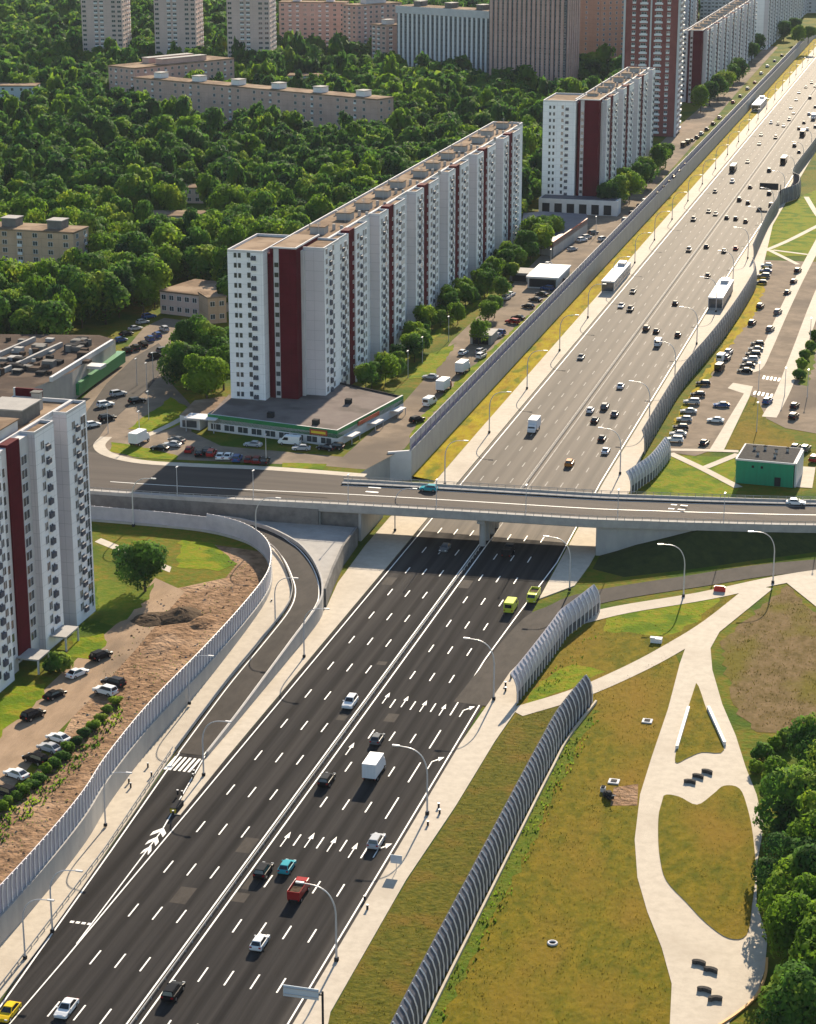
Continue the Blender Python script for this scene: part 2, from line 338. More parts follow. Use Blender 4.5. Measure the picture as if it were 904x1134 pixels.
# curved ramp on the left: z rises from the motorway to the near terrace
L3 = smooth_line([(-25.9, 84, .05), (-26.5, 100, .6), (-26.8, 115, 1.3), (-26.6, 135, 2.3), (-26.8, 149, 3), (-28.6, 158.6, 3.2), (-32, 167, 3.4), (-37.2, 177, 3.75), (-42.8, 184.3, 3.95), (-51, 190.3, 4.06), (-62, 192.4, 4.08), (-96, 192.4, 4.08), (-400, 192.4, 4.08)], 4)
R3 = smooth_line([(-20.4, 84, .05), (-20.5, 100, .6), (-20.7, 115, 1.3), (-21, 135, 2.3), (-21.4, 152, 3), (-23.3, 161, 3.2), (-26.8, 170, 3.4), (-31.7, 179, 3.75), (-38, 187.2, 3.95), (-49, 195.6, 4.06), (-61, 198.6, 4.08), (-96, 198.8, 4.08), (-400, 198.8, 4.08)], 4)
rp = MB(); rp.strip(L3, R3, 'asphalt2')
struct('ramp_road', rp, 'narrow asphalt ramp curving left up towards the bridge wall', 'road')
# ramp pavement between wall and ramp
PA = [(p[0] + .05, p[1], p[2] + .12) for p in WALLN]
PB = smooth_line([(-18.2, -60, .12), (-19.8, 0, .12), (-21.5, 29, .12), (-23.1, 48, .12), (-24.2, 62, .14), (-26.1, 85, .5), (-26.9, 112, 1.5), (-26.9, 135, 2.4), (-27.2, 150, 3.12), (-29, 158.8, 3.35), (-32.5, 167.3, 3.6), (-37.6, 177.3, 3.9), (-43.1, 184.6, 4.12), (-51.2, 190.1, 4.16), (-58.6, 191.4, 4.16), (-95, 191.4, 4.16)], 4)[:len(PA)]
PB = smooth_line([(-18.2, -60, .12), (-19.8, 0, .12), (-21.5, 29, .12), (-23.1, 48, .12), (-24.2, 62, .14), (-26.1, 85, .5), (-26.9, 112, 1.5), (-26.9, 135, 2.4), (-27.2, 150, 3.12), (-29, 158.8, 3.35), (-32.5, 167.3, 3.6), (-37.6, 177.3, 3.9), (-43.1, 184.6, 4.12), (-51.2, 190.1, 4.16), (-69.4, 192.0, 4.16), (-95, 192.0, 4.16)], 4)
pv = MB(); pv.strip(PA, PB, 'pave'); pv.strip(PB, [(p[0], p[1], p[2] - .3) for p in PB], 'concrete')
# left lower pavement beside the motorway, continuing under the bridge and along the far side
pv.prism([(-16.4, 61), (-16.7, 84), (-16.7, 700), (-22.4, 700), (-22.4, 300), (-22.2, 240), (-25.4, 222), (-25.2, 200), (-24, 175), (-21.9, 160), (-20.8, 130), (-20.3, 105), (-20.2, 84), (-17.7, 61)], -.05, .15, 'pave', bottom=False)
pv.prism([(-16.7, 700), (-16.7, 2600), (-22.4, 2600), (-22.4, 700.0)], -.05, .15, 'pave', bottom=False)
struct('left_pavement', pv, 'pale concrete pavement along the left side of motorway and ramp', 'pavement')
# paved platform between the ramp and the lower wall
pl = MB()
plat = [(p[0], p[1]) for p in R3 if p[1] > 150 and p[0] > -62]
plat = [(-21.7, 152)] + plat + [(-62, 201.4), (-36.6, 202.4), (-27.5, 202.4), (-26.6, 186), (-24.6, 172), (-22.6, 160)]
pl.prism(plat, -.3, 3.45, 'paved', 'cdark', bottom=False)
struct('paved_platform', pl, 'pale paved triangle between the ramp wall and bridge abutment', 'paving')
# right pavement beside the motorway
pr = MB()
edge = [(26.5, -140), (26.3, 0)] + ats([(366, 1122), (450, 975), (505, 893), (548, 822), (570, 790), (573, 777), (597, 746), (617, 718), (622, 705)]) 
pr.prism([(20.35, -140), (20.65, 100), (22, 135), (24.5, 152)] + edge[::-1], -.05, .15, 'pave', bottom=False)
pr.prism([(19.2, 176), (17.8, 262), (17.6, 560), (19.2, 760), (19.2, 2400), (22, 2400), (22.4, 640), (27, 560), (28.5, 490), (27, 430), (23.4, 370), (23.2, 288), (25.2, 262), (25.5, 200), (24.8, 186)], -.05, .15, 'pave', bottom=False)
struct('right_pavement', pr, 'pale concrete pavement along the right side of the motorway', 'pavement')
rr = MB(); RC = ats([(560, 742), (592, 694), (622, 676), (660, 661.5), (760, 645), (904, 626)])
RC = [(18.6, 118)] + RC[1:] + [(130, 236), (220, 300)]
ribbon(rr, RC, 7.2, .035, 'asphalt2', 6)
struct('slip_road', rr, 'narrow slip road curving right below the bridge embankment', 'road')
# parkland paths
pk = MB()
ribbon(pk, ats([(571, 789), (640, 768), (700, 742), (745, 718), (790, 690), (840, 650)]) , 4.2, .05, 'pave')
ribbon(pk, ats([(640, 687), (690, 675), (780, 660), (870, 641), (960, 628)]), 4.6, .055, 'pave')
outl = ats([(822, 660), (790, 682), (764, 704), (753, 735), (740, 785), (722, 838), (709, 880), (703, 930), (706, 972), (717, 1010), (733, 1050), (744, 1090), (742, 1134), (735, 1200), (800, 1200), (808, 1132), (836, 1108), (847, 1075), (850, 1040), (838, 1000), (838, 960), (846, 915), (838, 880), (826, 850), (815, 815), (800, 780), (789, 742), (787, 718), (797, 700), (818, 683), (856, 652), (845, 650)])
pk.sheet(outl, .06, 'pave')
pk.sheet(ats([(868, 643), (904, 638), (960, 630), (960, 700), (904, 672)]), .065, 'pave')
struct('park_path', pk, 'pale winding park promenade with two grass islands', 'path')
isl = MB()
isl.prism(closed(ats([(771, 757), (784, 790), (802, 831), (777, 834), (762, 840), (748, 845), (752, 820), (762, 785)])), -.05, .16, 'gpark', 'concrete')
isl.prism(closed(ats([(735, 882), (752, 883), (772, 892), (790, 880), (802, 871), (819, 874), (828, 896), (834, 926), (837, 966), (833, 1002), (827, 1036), (807, 1040), (782, 1023), (760, 1000), (738, 976), (731, 951), (729, 925), (730, 900)])), -.05, .16, 'gpark', 'concrete')
struct('grass_islands', isl, 'two dry grass islands enclosed by the park promenade', 'lawn')
lw = MB()
lw.sheet([(26.4, -140), (26.4, 0)] + ats([(366, 1124), (450, 977), (505, 895), (548, 824), (570, 792)]) + ats([(571, 789), (640, 768), (700, 742), (745, 718), (753, 735), (740, 785), (722, 838), (709, 880), (703, 930), (706, 972), (717, 1010), (733, 1050), (744, 1090), (742, 1134), (735, 1200)]) + [(80, -140)], -.02, 'gpark')
lw.sheet([(26.4, -140), (26.4, 0)] + ats([(366, 1124), (450, 977), (505, 895), (548, 824), (572, 792), (640, 771), (648, 768)]) + [(38, 118), (36.8, 80), (36.6, 0), (36.8, -140)], -.012, 'gverge')
lw.sheet(ats([(573, 786), (640, 765), (700, 739), (745, 715), (790, 687), (835, 652), (780, 662), (690, 678), (656, 690), (628, 712), (600, 748)]), -.015, 'gpark')
lw.sheet(rough(ats([(672, 684), (720, 668), (790, 657), (800, 662), (770, 690), (735, 705), (700, 700), (668, 700)])), -.008, 'gpatch')
lw.sheet(rough(ats([(578, 783), (640, 760), (668, 742), (640, 735), (612, 745), (590, 765)])), -.008, 'gpatch')
lw.sheet(rough(ats([(657, 786), (664, 786), (640, 830), (612, 880), (575, 965), (500, 1110), (470, 1160), (455, 1160), (520, 1030), (585, 900), (625, 820)])), -.008, 'grass')
struct('park_lawn', lw, 'patchy dry brown and green lawn between barrier and promenade', 'lawn')
dm = MB(); dm.sheet(rough(ats([(872, 648), (900, 676), (940, 690), (960, 770), (904, 812), (840, 812), (818, 790), (802, 740), (800, 712), (830, 683)])), -.025, 'dry')
struct('dry_meadow', dm, 'brown dry meadow right of the promenade', 'meadow')
yg = MB(); yg.strip([(-28.9, 253, .9), (-28.9, 520, .9), (-28.9, 700, .6)], [(-22.4, 253, .1), (-22.4, 520, .1), (-22.4, 700, .1)], 'gyellow')
yg.strip([(-28.9, 700, .6), (-28.9, 1500, .6)], [(-22.4, 700, .1), (-22.4, 1500, .1)], 'gyellow')
struct('yellow_verge', yg, 'yellow flowering grass verge below the left retaining wall', 'verge')
# earth, drive and lawns on the near terrace
nt = MB(); z = ZN + .01
nt.sheet(NE[2:44] + ats([(215, 600), (262, 625), (250, 640), (180, 655), (150, 690), (100, 760), (60, 830), (0, 900), (-60, 990)], ZN), z, 'dirt')
struct('bare_earth', nt, 'bare reddish earth between car park and noise barrier', 'earth')
nt = MB()
nt.sheet(ats([(172, 640), (205, 655), (150, 720), (105, 770), (60, 815), (0, 890), (-80, 985), (-140, 960), (-60, 860), (0, 808), (40, 772), (85, 730), (130, 690)], ZN), z + .012, 'drive')
nt.sheet(ats([(105, 600), (112, 596), (190, 628), (188, 634)], ZN), z + .022, 'pave')
struct('yard_drive', nt, 'light sandy drive in front of left white tower block', 'drive')
nt = MB()
nt.sheet(rough(ats([(112, 702), (122, 712), (100, 730), (70, 728), (82, 708)], ZN)), z + .03, 'gpatch')
nt.sheet(rough(ats([(-40, 860), (-40, 810), (20, 760), (52, 757), (48, 772), (0, 815)], ZN)), z + .03, 'gpatch')
nt.sheet(rough(ats([(108, 655), (112, 640), (160, 655), (176, 642), (160, 668), (128, 694), (112, 690)], ZN)), z + .03, 'grass')
nt.sheet(rough(ats([(200, 598), (235, 602), (262, 624), (240, 632), (195, 628)], ZN)), z + .034, 'gpatch')
struct('yard_lawn', nt, 'bright green lawn patches around the left white tower block', 'lawn')
sp = MB()
def heap(mb, cx, cy, z0, rx, ry, h, seed, m):
    r = random.Random(seed); n = 14; rings = 5; V = []
    for i in range(rings + 1):
        f = i / rings; rad = 1 - f
        V.append([(cx + rx * rad * math.cos(2 * math.pi * a / n) * (1 + r.uniform(-.16, .16)), cy + ry * rad * math.sin(2 * math.pi * a / n) * (1 + r.uniform(-.16, .16)), z0 + h * (1 - (1 - f) ** 1.5) * (1 + r.uniform(-.15, .15)) if i else z0 - .1) for a in range(n)])
    for i in range(rings):
        for a in range(n): mb.face([V[i][a], V[i][(a + 1) % n], V[i + 1][(a + 1) % n], V[i + 1][a]], m)
hp = MB(); c = at(200, 684, ZN); heap(hp, c[0], c[1], ZN, 4.6, 5.5, 1.9, 3, 'soil')
tag(hp.build('soil_heap'), 'dark heap of dug soil on the bare earth by the ramp fence', 'heap')
hp = MB(); c = at(168, 686, ZN); heap(hp, c[0], c[1], ZN, 4.2, 4.5, .9, 4, 'soil')
tag(hp.build('soil_heap'), 'low flat dark soil heap left of the larger one', 'heap')
for q, (x_, y_, l_) in enumerate([(222, 690, 'brown earth mound at the right end of the dark soil heaps'), (186, 706, 'long churned brown earth mound in front of the dark heap')]):
    hp = MB(); c = at(x_, y_, ZN); heap(hp, c[0], c[1], ZN, 3.2 + q * 1.5, 4.5 + q * 5, .9, 5 + q, 'dirt'); tag(hp.build('earth_mound'), l_, 'mound')
# lots and streets of the upper terrace
z = ZU + .02
lot = MB()
lot.sheet(ats([(60, 470), (100, 433), (128, 400), (160, 362), (182, 352), (212, 356), (205, 378), (190, 398), (190, 425), (215, 452), (212, 478), (245, 494), (380, 506), (445, 448), (470, 420), (500, 378), (560, 322), (620, 262), (668, 222), (740, 150), (800, 98), (850, 50), (862, 52), (815, 104), (763, 166), (719, 215), (699, 240), (657, 285), (600, 343), (541, 400), (470, 470), (448, 497), (405, 520), (360, 516), (100, 505)], ZU), z, 'lot')
struct('car_park', lot, 'sandy paved yard and service street around the white slab blocks', 'paving')
st = MB()
st.sheet(ats([(95, 545), (98, 500), (150, 512), (200, 512), (405, 528), (420, 546), (420, 556), (360, 556), (100, 545)], ZU), z + .03, 'deckroad')
st.sheet(ats([(60, 520), (60, 470), (92, 462), (118, 425), (150, 395), (176, 380), (190, 398), (165, 430), (120, 470), (106, 490), (112, 510), (150, 516)], ZU), z + .02, 'asphalt2')
struct('street', st, 'grey side street joining the bridge road at left', 'road')
sw = MB()
ribbon(sw, ats([(118, 484), (110, 494), (122, 504), (160, 512), (230, 516), (300, 519), (405, 527)], ZU), 3.0, z + .06, 'pave')
ribbon(sw, ats([(222, 452), (190, 470), (160, 484)], ZU), 2.0, z + .06, 'pave')
struct('terrace_pavement', sw, 'pale pavement edging the bridge road and corner', 'pavement')
gl = MB()
for pts in ([(143, 475), (190, 440), (215, 455), (205, 470), (175, 478), (160, 478)], [(122, 500), (125, 490), (145, 492), (200, 505), (195, 510), (150, 506)], [(312, 513), (360, 514), (358, 520), (312, 518)],
            [(452, 420), (470, 395), (505, 380), (500, 390), (478, 418)], [(400, 432), (420, 418), (560, 305), (585, 272), (592, 268), (582, 292), (520, 345), (470, 385), (425, 425)], [(452, 492), (470, 468), (541, 398), (600, 342), (640, 300), (636, 300), (590, 345), (530, 400), (462, 465)]):
    gl.sheet(rough(ats(pts, ZU), .5), z + .05, 'gpatch')
struct('terrace_lawn', gl, 'small green lawn strips around the long slab block', 'lawn')
# ground on the right beyond the bridge
rt = MB(); z = 0
rt.sheet(ats([(735, 500), (770, 505), (790, 498), (826, 436), (836, 440), (846, 462), (870, 474), (904, 480), (960, 470), (960, 200), (904, 200), (904, 290), (846, 288), (838, 330), (816, 370), (795, 405), (768, 440), (742, 490)]), z + .01, 'lot')
struct('parking_lot', rt, 'sunlit sandy parking lot and road right of the motorway', 'paving')
rs = MB()
rs.sheet(ats([(786, 498), (802, 498), (830, 440), (834, 428), (812, 424), (806, 430), (824, 436)]), z + .05, 'pave')
ribbon(rs, ats([(822, 412), (838, 408), (850, 385), (868, 345), (890, 300), (930, 225)]), 3.2, z + .05, 'pave')
ribbon(rs, ats([(852, 462), (868, 432), (884, 390), (915, 310), (960, 220)]), 4.0, z + .05, 'pave')
ribbon(rs, ats([(738, 498), (790, 499), (818, 500)]), 2.2, z + .06, 'pave')
ribbon(rs, ats([(742, 502), (780, 520), (818, 540)]), 2.4, z + .064, 'pave')
ribbon(rs, ats([(781, 518), (818, 503)]), 2.2, z + .068, 'pave')
ribbon(rs, ats([(889, 540), (893, 517)]), 4.6, z + .06, 'pave')
ribbon(rs, ats([(836, 282), (870, 268), (904, 251), (950, 228)]), 2.2, z + .05, 'pave')
ribbon(rs, ats([(852, 277), (884, 293)]), 2, z + .055, 'pave')
ribbon(rs, ats([(856, 277), (895, 282)]), 2, z + .06, 'pave')
ribbon(rs, ats([(893, 218), (904, 236), (915, 250)]), 2.2, z + .06, 'pave')
struct('footpath', rs, 'pale narrow footpaths crossing grass right of the motorway', 'path')
rg = MB()
rg.sheet(rough(ats([(712, 560), (722, 535), (742, 505), (815, 505), (815, 560)])), z - .02, 'gpatch')
rg.sheet(rough(ats([(745, 470), (768, 432), (800, 385), (832, 325), (846, 292), (852, 296), (845, 325), (838, 345), (812, 380), (796, 405), (772, 435), (752, 468)])), z + .02, 'gyellow')
rg.sheet(ats([(803, 498), (832, 440), (838, 440), (852, 470), (880, 484), (880, 498)]), z + .02, 'gpark')
rg.sheet(rough(ats([(840, 275), (866, 232), (892, 215), (960, 190), (960, 290), (905, 283), (852, 284)])), z + .02, 'gpatch')
rg.sheet(rough(ats([(884, 425), (897, 390), (905, 370), (909, 375), (900, 410), (893, 428)])), z + .03, 'grass')
struct('right_lawn', rg, 'green and yellow grass around the right hand footpaths', 'lawn')
# ------------------------------------------------------------------ painted markings
mk = MB(); z = .032
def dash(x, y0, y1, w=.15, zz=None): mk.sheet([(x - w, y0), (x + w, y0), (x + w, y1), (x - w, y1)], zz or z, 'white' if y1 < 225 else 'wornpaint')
def line(pts, w, zz=None):
    ribbon(mk, pts, w, zz or z, 'white', 1)
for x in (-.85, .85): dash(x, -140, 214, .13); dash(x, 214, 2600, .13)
for k in range(-10, 90):
    y = 27.4 + 14.3 * k
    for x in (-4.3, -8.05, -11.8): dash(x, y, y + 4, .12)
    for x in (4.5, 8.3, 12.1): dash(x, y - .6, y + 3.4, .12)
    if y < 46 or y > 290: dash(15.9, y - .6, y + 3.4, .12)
    elif y < 112: dash(15.9, y - 2, y + 6.2, .12)
line([(-15.75, 12), (-15.7, 300), (-15.9, 2600)], .22)
line([(-16.1, -22), (-15.75, 12)], .2)
dash(-15.85, -60, -24, .12)
for k in range(4): dash(-15.9, -16 - 11 * k, -9 - 11 * k, .12)
line([(-17.0, -140), (-19.05, 0), (-22.35, 46), (-25.3, 84)], .24)
line([(-15.9, 18), (-17.3, 55), (-18.0, 61), (-20.6, 84)], .2)
line([(19.7, -140), (19.95, 118)], .24)
line([(15.9, 112), (15.9, 140), (16.8, 165), (18.3, 200), (17.1, 262), (16.9, 560), (18.4, 760), (18.4, 2400)], .24)
line([(20.4, 124), (22.2, 145)], .2)
for a, b in ((L3, 1), (R3, -1)):
    P = [(p[0] + .5 * b, p[1] - (.5 if p[0] < -40 else 0) * b * (1 if p[0] > -45 else 1), p[2] + .015) for p in a]
    ribbon(mk, P, .22, 0, 'white', 1)
def arrow(x, y, turn=0):
    zz = z + .004
    mk.sheet([(x - .09, y), (x + .09, y), (x + .09, y + 3.2), (x - .09, y + 3.2)], zz, 'white')
    if turn: mk.sheet([(x + .09, y + 3.0), (x + 1.0, y + 4.2), (x + .8, y + 4.5), (x - .09, y + 3.2)], zz, 'white'); mk.sheet([(x + .6, y + 5.1), (x + 1.1, y + 3.5), (x + 1.6, y + 5.4)], zz + .002, 'white')
    else: mk.sheet([(x - .42, y + 3.2), (x + .42, y + 3.2), (x, y + 5.4)], zz, 'white')
for (x, y) in [(321, 929), (347, 930), (369, 934), (394, 941), (393, 829), (434, 773), (455, 777), (476, 782), (496, 786)]:
    p = at(x, y); lane = min((2.65, 6.4, 10.2, 14.0), key=lambda q: abs(q - p[0])); arrow(lane, p[1] - 3)
for (x, y) in [(420, 944), (482, 847), (518, 790)]: arrow(17.7, at(x, y)[1] - 2, 1)
for i in range(3):
    a = [(-17.2 - i * .12 + .3, 60 + i * 3.4), (-18.3, 63.2 + i * 3.4)]
    for q in range(1):
        x0, x1, y = -16.3, -17.6 - .45 * i, 46.5 + 3.2 * i
        mk.sheet([(x0, y), (x0, y + 1.5), ((x0 + x1) / 2, y + 3.2), (x1, y + 1.5), (x1, y), ((x0 + x1) / 2, y + 1.7)], z + .004, 'white')
for i in range(6):
    x = -25.5 + .86 * i; mk.face([(x, 77, .034), (x + .45, 77, .034), (x + .45, 82.6, .034), (x, 82.6, .034)], 'white')
for i in range(4):
    x, y = at(80 + i * 6.4, 1021 + i * .8); mk.sheet([(x - .3, y - .3), (x + .3, y - .3), (x + .3, y + .3), (x - .3, y + .3)], z + .004, 'white')
# bridge road markings
def table(T, x):
    if x <= T[0][0]: return T[0][1]
    for (a, b), (c, d) in zip(T[:-1], T[1:]):
        if x <= c: return b + (d - b) * (x - a) / (c - a)
    return T[-1][1] + (x - T[-1][0]) * (T[-1][1] - T[-2][1]) / (T[-1][0] - T[-2][0])
DT = smooth_line([(-92, 209.6), (-35, 212), (0, 214.2), (25, 216), (36, 220), (48, 225.7), (72, 237.6), (110, 257), (150, 278), (210, 309)], 5)
ZT = smooth_line([(-92, ZU + .075), (-75, ZU + .075), (-50, ZU + .45), (-30, ZD), (0, ZD), (26, ZD - .1), (36, ZD - .8), (48, ZD - 2), (72, ZD - 4.3), (100, 1.4), (140, .5), (210, .5)], 5)
def deck_y(x): return table(DT, x)
def dz(x): return table(ZT, x)
bl = [(x, deck_y(x) + .6, dz(x) + .02) for x in range(-90, 140, 6)]
ribbon(mk, bl, .3, 0, 'white', 1)
for off in (-6.6, 7.2): ribbon(mk, [(x, deck_y(x) + off, dz(x) + .02) for x in range(-36, 140, 6)], .2, 0, 'white', 1)
for (x, y) in ((745, 554), (742, 558.5)):
    p = at(x, y, ZD)
    for k in range(3): mk.sheet([(p[0] - 3 + k * 2.4, p[1]), (p[0] - 1.4 + k * 2.4, p[1]), (p[0] - 1.4 + k * 2.4, p[1] + .6), (p[0] - 3 + k * 2.4, p[1] + .6)], dz(p[0]) + .03, 'white')
for (x, y) in ((415, 541), (428, 538), (412, 546)):
    p = at(x, y, ZD - .2); mk.sheet([(p[0] - 1.5, p[1] - .3), (p[0] + 1.5, p[1] - .3), (p[0] + 1.5, p[1] + .5), (p[0] - 1.5, p[1] + .5)], dz(p[0]) + .03, 'white')
# right lot zebra
for i in range(8):
    x, y = at(836 + i * 4.6, 435 + i * .8); mk.sheet([(x - .3, y - 2), (x + .3, y - 2), (x + .3, y + 2), (x - .3, y + 2)], .03, 'white')
    x, y = at(846 + i * 4.2, 418 + i * .6); mk.sheet([(x - .3, y - 2), (x + .3, y - 2), (x + .3, y + 2), (x - .3, y + 2)], .03, 'white')
struct('road_markings', mk, 'white painted lane lines, dashes, arrows and zebra stripes', 'road markings')
# median guard rail
t = empty('guard_rail', (0, 0, 0)); tag(t, 'low steel guard rail between two white lines along motorway median', 'guard rail')
m_ = MB(); m_.box(-.07, .07, -140, 205, .45, .68, 'rail'); m_.box(-.07, .07, 216, 1800, .45, .68, 'rail'); m_.build('beam', t)
po = MB()
for k in range(100):
    q = MB(); q.box(-.06, .06, -.06, .06, .02, .47, 'steel')
    if k == 0: pm = q.mesh('post')
    link('post', pm, t, (0, -60 + 2.66 * k if -60 + 2.66 * k < 204 else 300, 0)) if -60 + 2.66 * k < 204 else None
rp_ = MB(); r4 = random.Random(4)
for k in range(26):
    y = -60 + 12 * k; rp_.sheet([(-16.25, y), (-15.95, y), (-15.95, y + .7), (-16.25, y + .7)], .027, 'dark') if y < 205 else None
    if y < 118: rp_.sheet([(20.05, y + 5), (20.3, y + 5), (20.3, y + 5.7), (20.05, y + 5.7)], .027, 'dark')
for k in range(9):
    x = r4.choice((-13.7, -9.9, -6.1, -2.5, 2.6, 6.4, 10.2, 14)) + r4.uniform(-.5, .5); y = r4.uniform(-30, 195); a, b = r4.uniform(.5, 1.3), r4.uniform(1.5, 6)
    rp_.sheet([(x - a, y), (x + a, y), (x + a, y + b), (x - a, y + b)], .0265, 'asphalt2')
struct('road_patches', rp_, 'dark drains and repair patches in the motorway asphalt', 'road patches')
# ------------------------------------------------------------------ overpass
def edge(sign, w): return lambda x: deck_y(x) + sign * w
NEARW, FARW = 9.4, 10.2
xs = [-92, -75, -60, -36.5, -28, -20, -10, 0, 10, 20, 25, 30, 35, 40, 45, 50, 55, 60, 66, 72, 80, 90, 100, 120, 150]
t = empty('overpass', (0, 211, 0)); tag(t, 'low concrete road bridge crossing the motorway from left to right', 'bridge')
def loc(P): return [(p[0], p[1] - 211, *p[2:]) for p in P]
d = MB()
top = [(x, deck_y(x)) for x in xs if x >= -36.5]
for a, b in zip(xs[3:-1], xs[4:]):
    P = [(a, deck_y(a) - NEARW - 211), (b, deck_y(b) - NEARW - 211), (b, deck_y(b) + FARW - 211), (a, deck_y(a) + FARW - 211)]
    zz = [dz(a), dz(b), dz(b), dz(a)]
    d.prism(P, [max(-.05, q - 1.25) for q in zz], zz, 'deckroad', 'concrete')
d.build('deck', t)
for sgn, w, nm in ((-1, NEARW, 'parapet'), (1, FARW, 'parapet')):
    q = MB(); P = []
    for x in xs:
        if sgn > 0 and x < -36.5: continue
        y = deck_y(x) + sgn * w - 211; P.append((x, y, dz(x) - (1.0 if x >= -36.5 else .6), dz(x) + .8))
    q.wall(P, .35 * -sgn if sgn > 0 else -.35, 'rail'); o = q.build(nm, t)
    q = MB(); q2 = MB()
    P2 = [(p[0], p[1] - .12 * sgn, p[3]) for p in P]
    q.tube([(a, b, c + .65) for a, b, c in P2], .06, 'rail', 5); q.tube([(a, b, c + .33) for a, b, c in P2], .04, 'rail', 4)
    for p, dd in along(P2, 2.0): q.tube([(p[0], p[1], p[2] - .05), (p[0], p[1], p[2] + .68)], .06, 'rail', 4, False)
    q.build('railing', t)
    q = MB()                           # pavement strip behind the parapet
    A = [(p[0], p[1] - sgn * .4, p[3] - .42) for p in P]; B = [(p[0], p[1] - sgn * 2.3, p[3] - .42) for p in P]
    q.strip(A, B, 'paved'); q.strip(B, [(a, b, c - .2) for a, b, c in B], 'concrete'); q.build('walkway', t)
q = MB()
for yy in (-3.6, .6, 5.4, 10): q.cyl((0, yy, 0), .75, dz(0) - 1.9, 'concrete', n=12)
q.box(-.9, .9, -5.6, 12, dz(0) - 2.2, dz(0) - 1.3, 'concrete'); q.build('pier', t)
q = MB(); q.box(-36.6, -27.6, -7.4, 10.6, 0, dz(-30) - 1.3, 'cdark'); q.box(-27.6, -27.0, -7.7, 10.9, 0, dz(-30) - 1.36, 'concrete'); q.build('abutment', t)
q = MB(); q.box(25.6, 30, -2.2, 14, 0, dz(30) - 1.4, 'concrete'); q.build('abutment', t)
q = MB(); q.wall([(x, -NEARW + .35 + deck_y(x) - 211, -.05, dz(x) - 1.0) for x in (25.6, 30, 35, 40, 45, 50)], .6, 'concrete'); q.build('wing_wall', t)
# right embankment carrying the bridge road
e = MB(); xs2 = [26.5, 34, 47.5, 60, 80, 110, 150, 200]
foot = [(26.5, 198), (34, 194.5), (47.5, 203.5), (60, 213), (80, 227.5), (110, 246), (150, 268), (200, 300)]
for (a, b), (fa, fb) in zip(zip(xs2[:-1], xs2[1:]), zip(foot[:-1], foot[1:])):
    na, nb, wa, wb = deck_y(a) - NEARW + .4, deck_y(b) - NEARW + .4, deck_y(a) + FARW - .4, deck_y(b) + FARW - .4
    za, zb = [dz(v) - .75 if v > 47 else (-.04 + (dz(v) - .75) * max(0, v - 27) / 20) for v in (a, b)]
    fa_ = (a, min(fa[1], na - .4)); fb_ = (b, min(fb[1], nb - .4))
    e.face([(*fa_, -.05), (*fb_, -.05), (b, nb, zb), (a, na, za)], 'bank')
    if a > 47: e.face([(a, na, za), (b, nb, zb), (b, wb, zb), (a, wa, za)], 'grass')
    e.face([(a, wa, za), (b, wb, zb), (b, wb + 9, -.05), (a, wa + 9, -.05)], 'grass')
struct('embankment', e, 'steep shaded grass embankment under right end of the bridge road', 'embankment')
# concrete face of the terrace below the bridge road
q = MB(); q.wall([(-36.6, 202.5, 3.3, ZU + .1), (-92, 200.2, 3.3, ZU + .05)], .5, 'cdark'); 
tag(q.build('concrete_wall'), 'stained concrete wall below the bridge road along the ramp', 'wall')
# ramp walls
q = MB(); P = [(p[0] + .05, p[1], -.05 if p[1] < 158 else p[2] - .5, p[2] + .85) for p in R3 if p[0] > -62]
q.wall(P, -.4, 'concrete', 'rail'); tag(q.build('ramp_wall'), 'curved pale concrete parapet along the right edge of the ramp', 'wall')
q = MB(); P = [(-22.5, 160, 0, 4.1), (-24.5, 172, 0, 4.3), (-26.5, 186, 0, 4.4), (-27.4, 200.3, 0, 4.4)]
q.wall(P, -.5, 'cdark'); tag(q.build('retaining_wall'), 'dark stained retaining wall below the paved platform by the bridge', 'wall')
q = MB(); P = [(p[0], p[1], p[2] + .4, p[2] + .95) for p in L3 if p[0] > -60]
q.wall([(a - .1, b, c, d_) for a, b, c, d_ in P], .12, 'rail'); tag(q.build('crash_barrier'), 'low metal crash barrier along the left edge of the ramp', 'barrier')
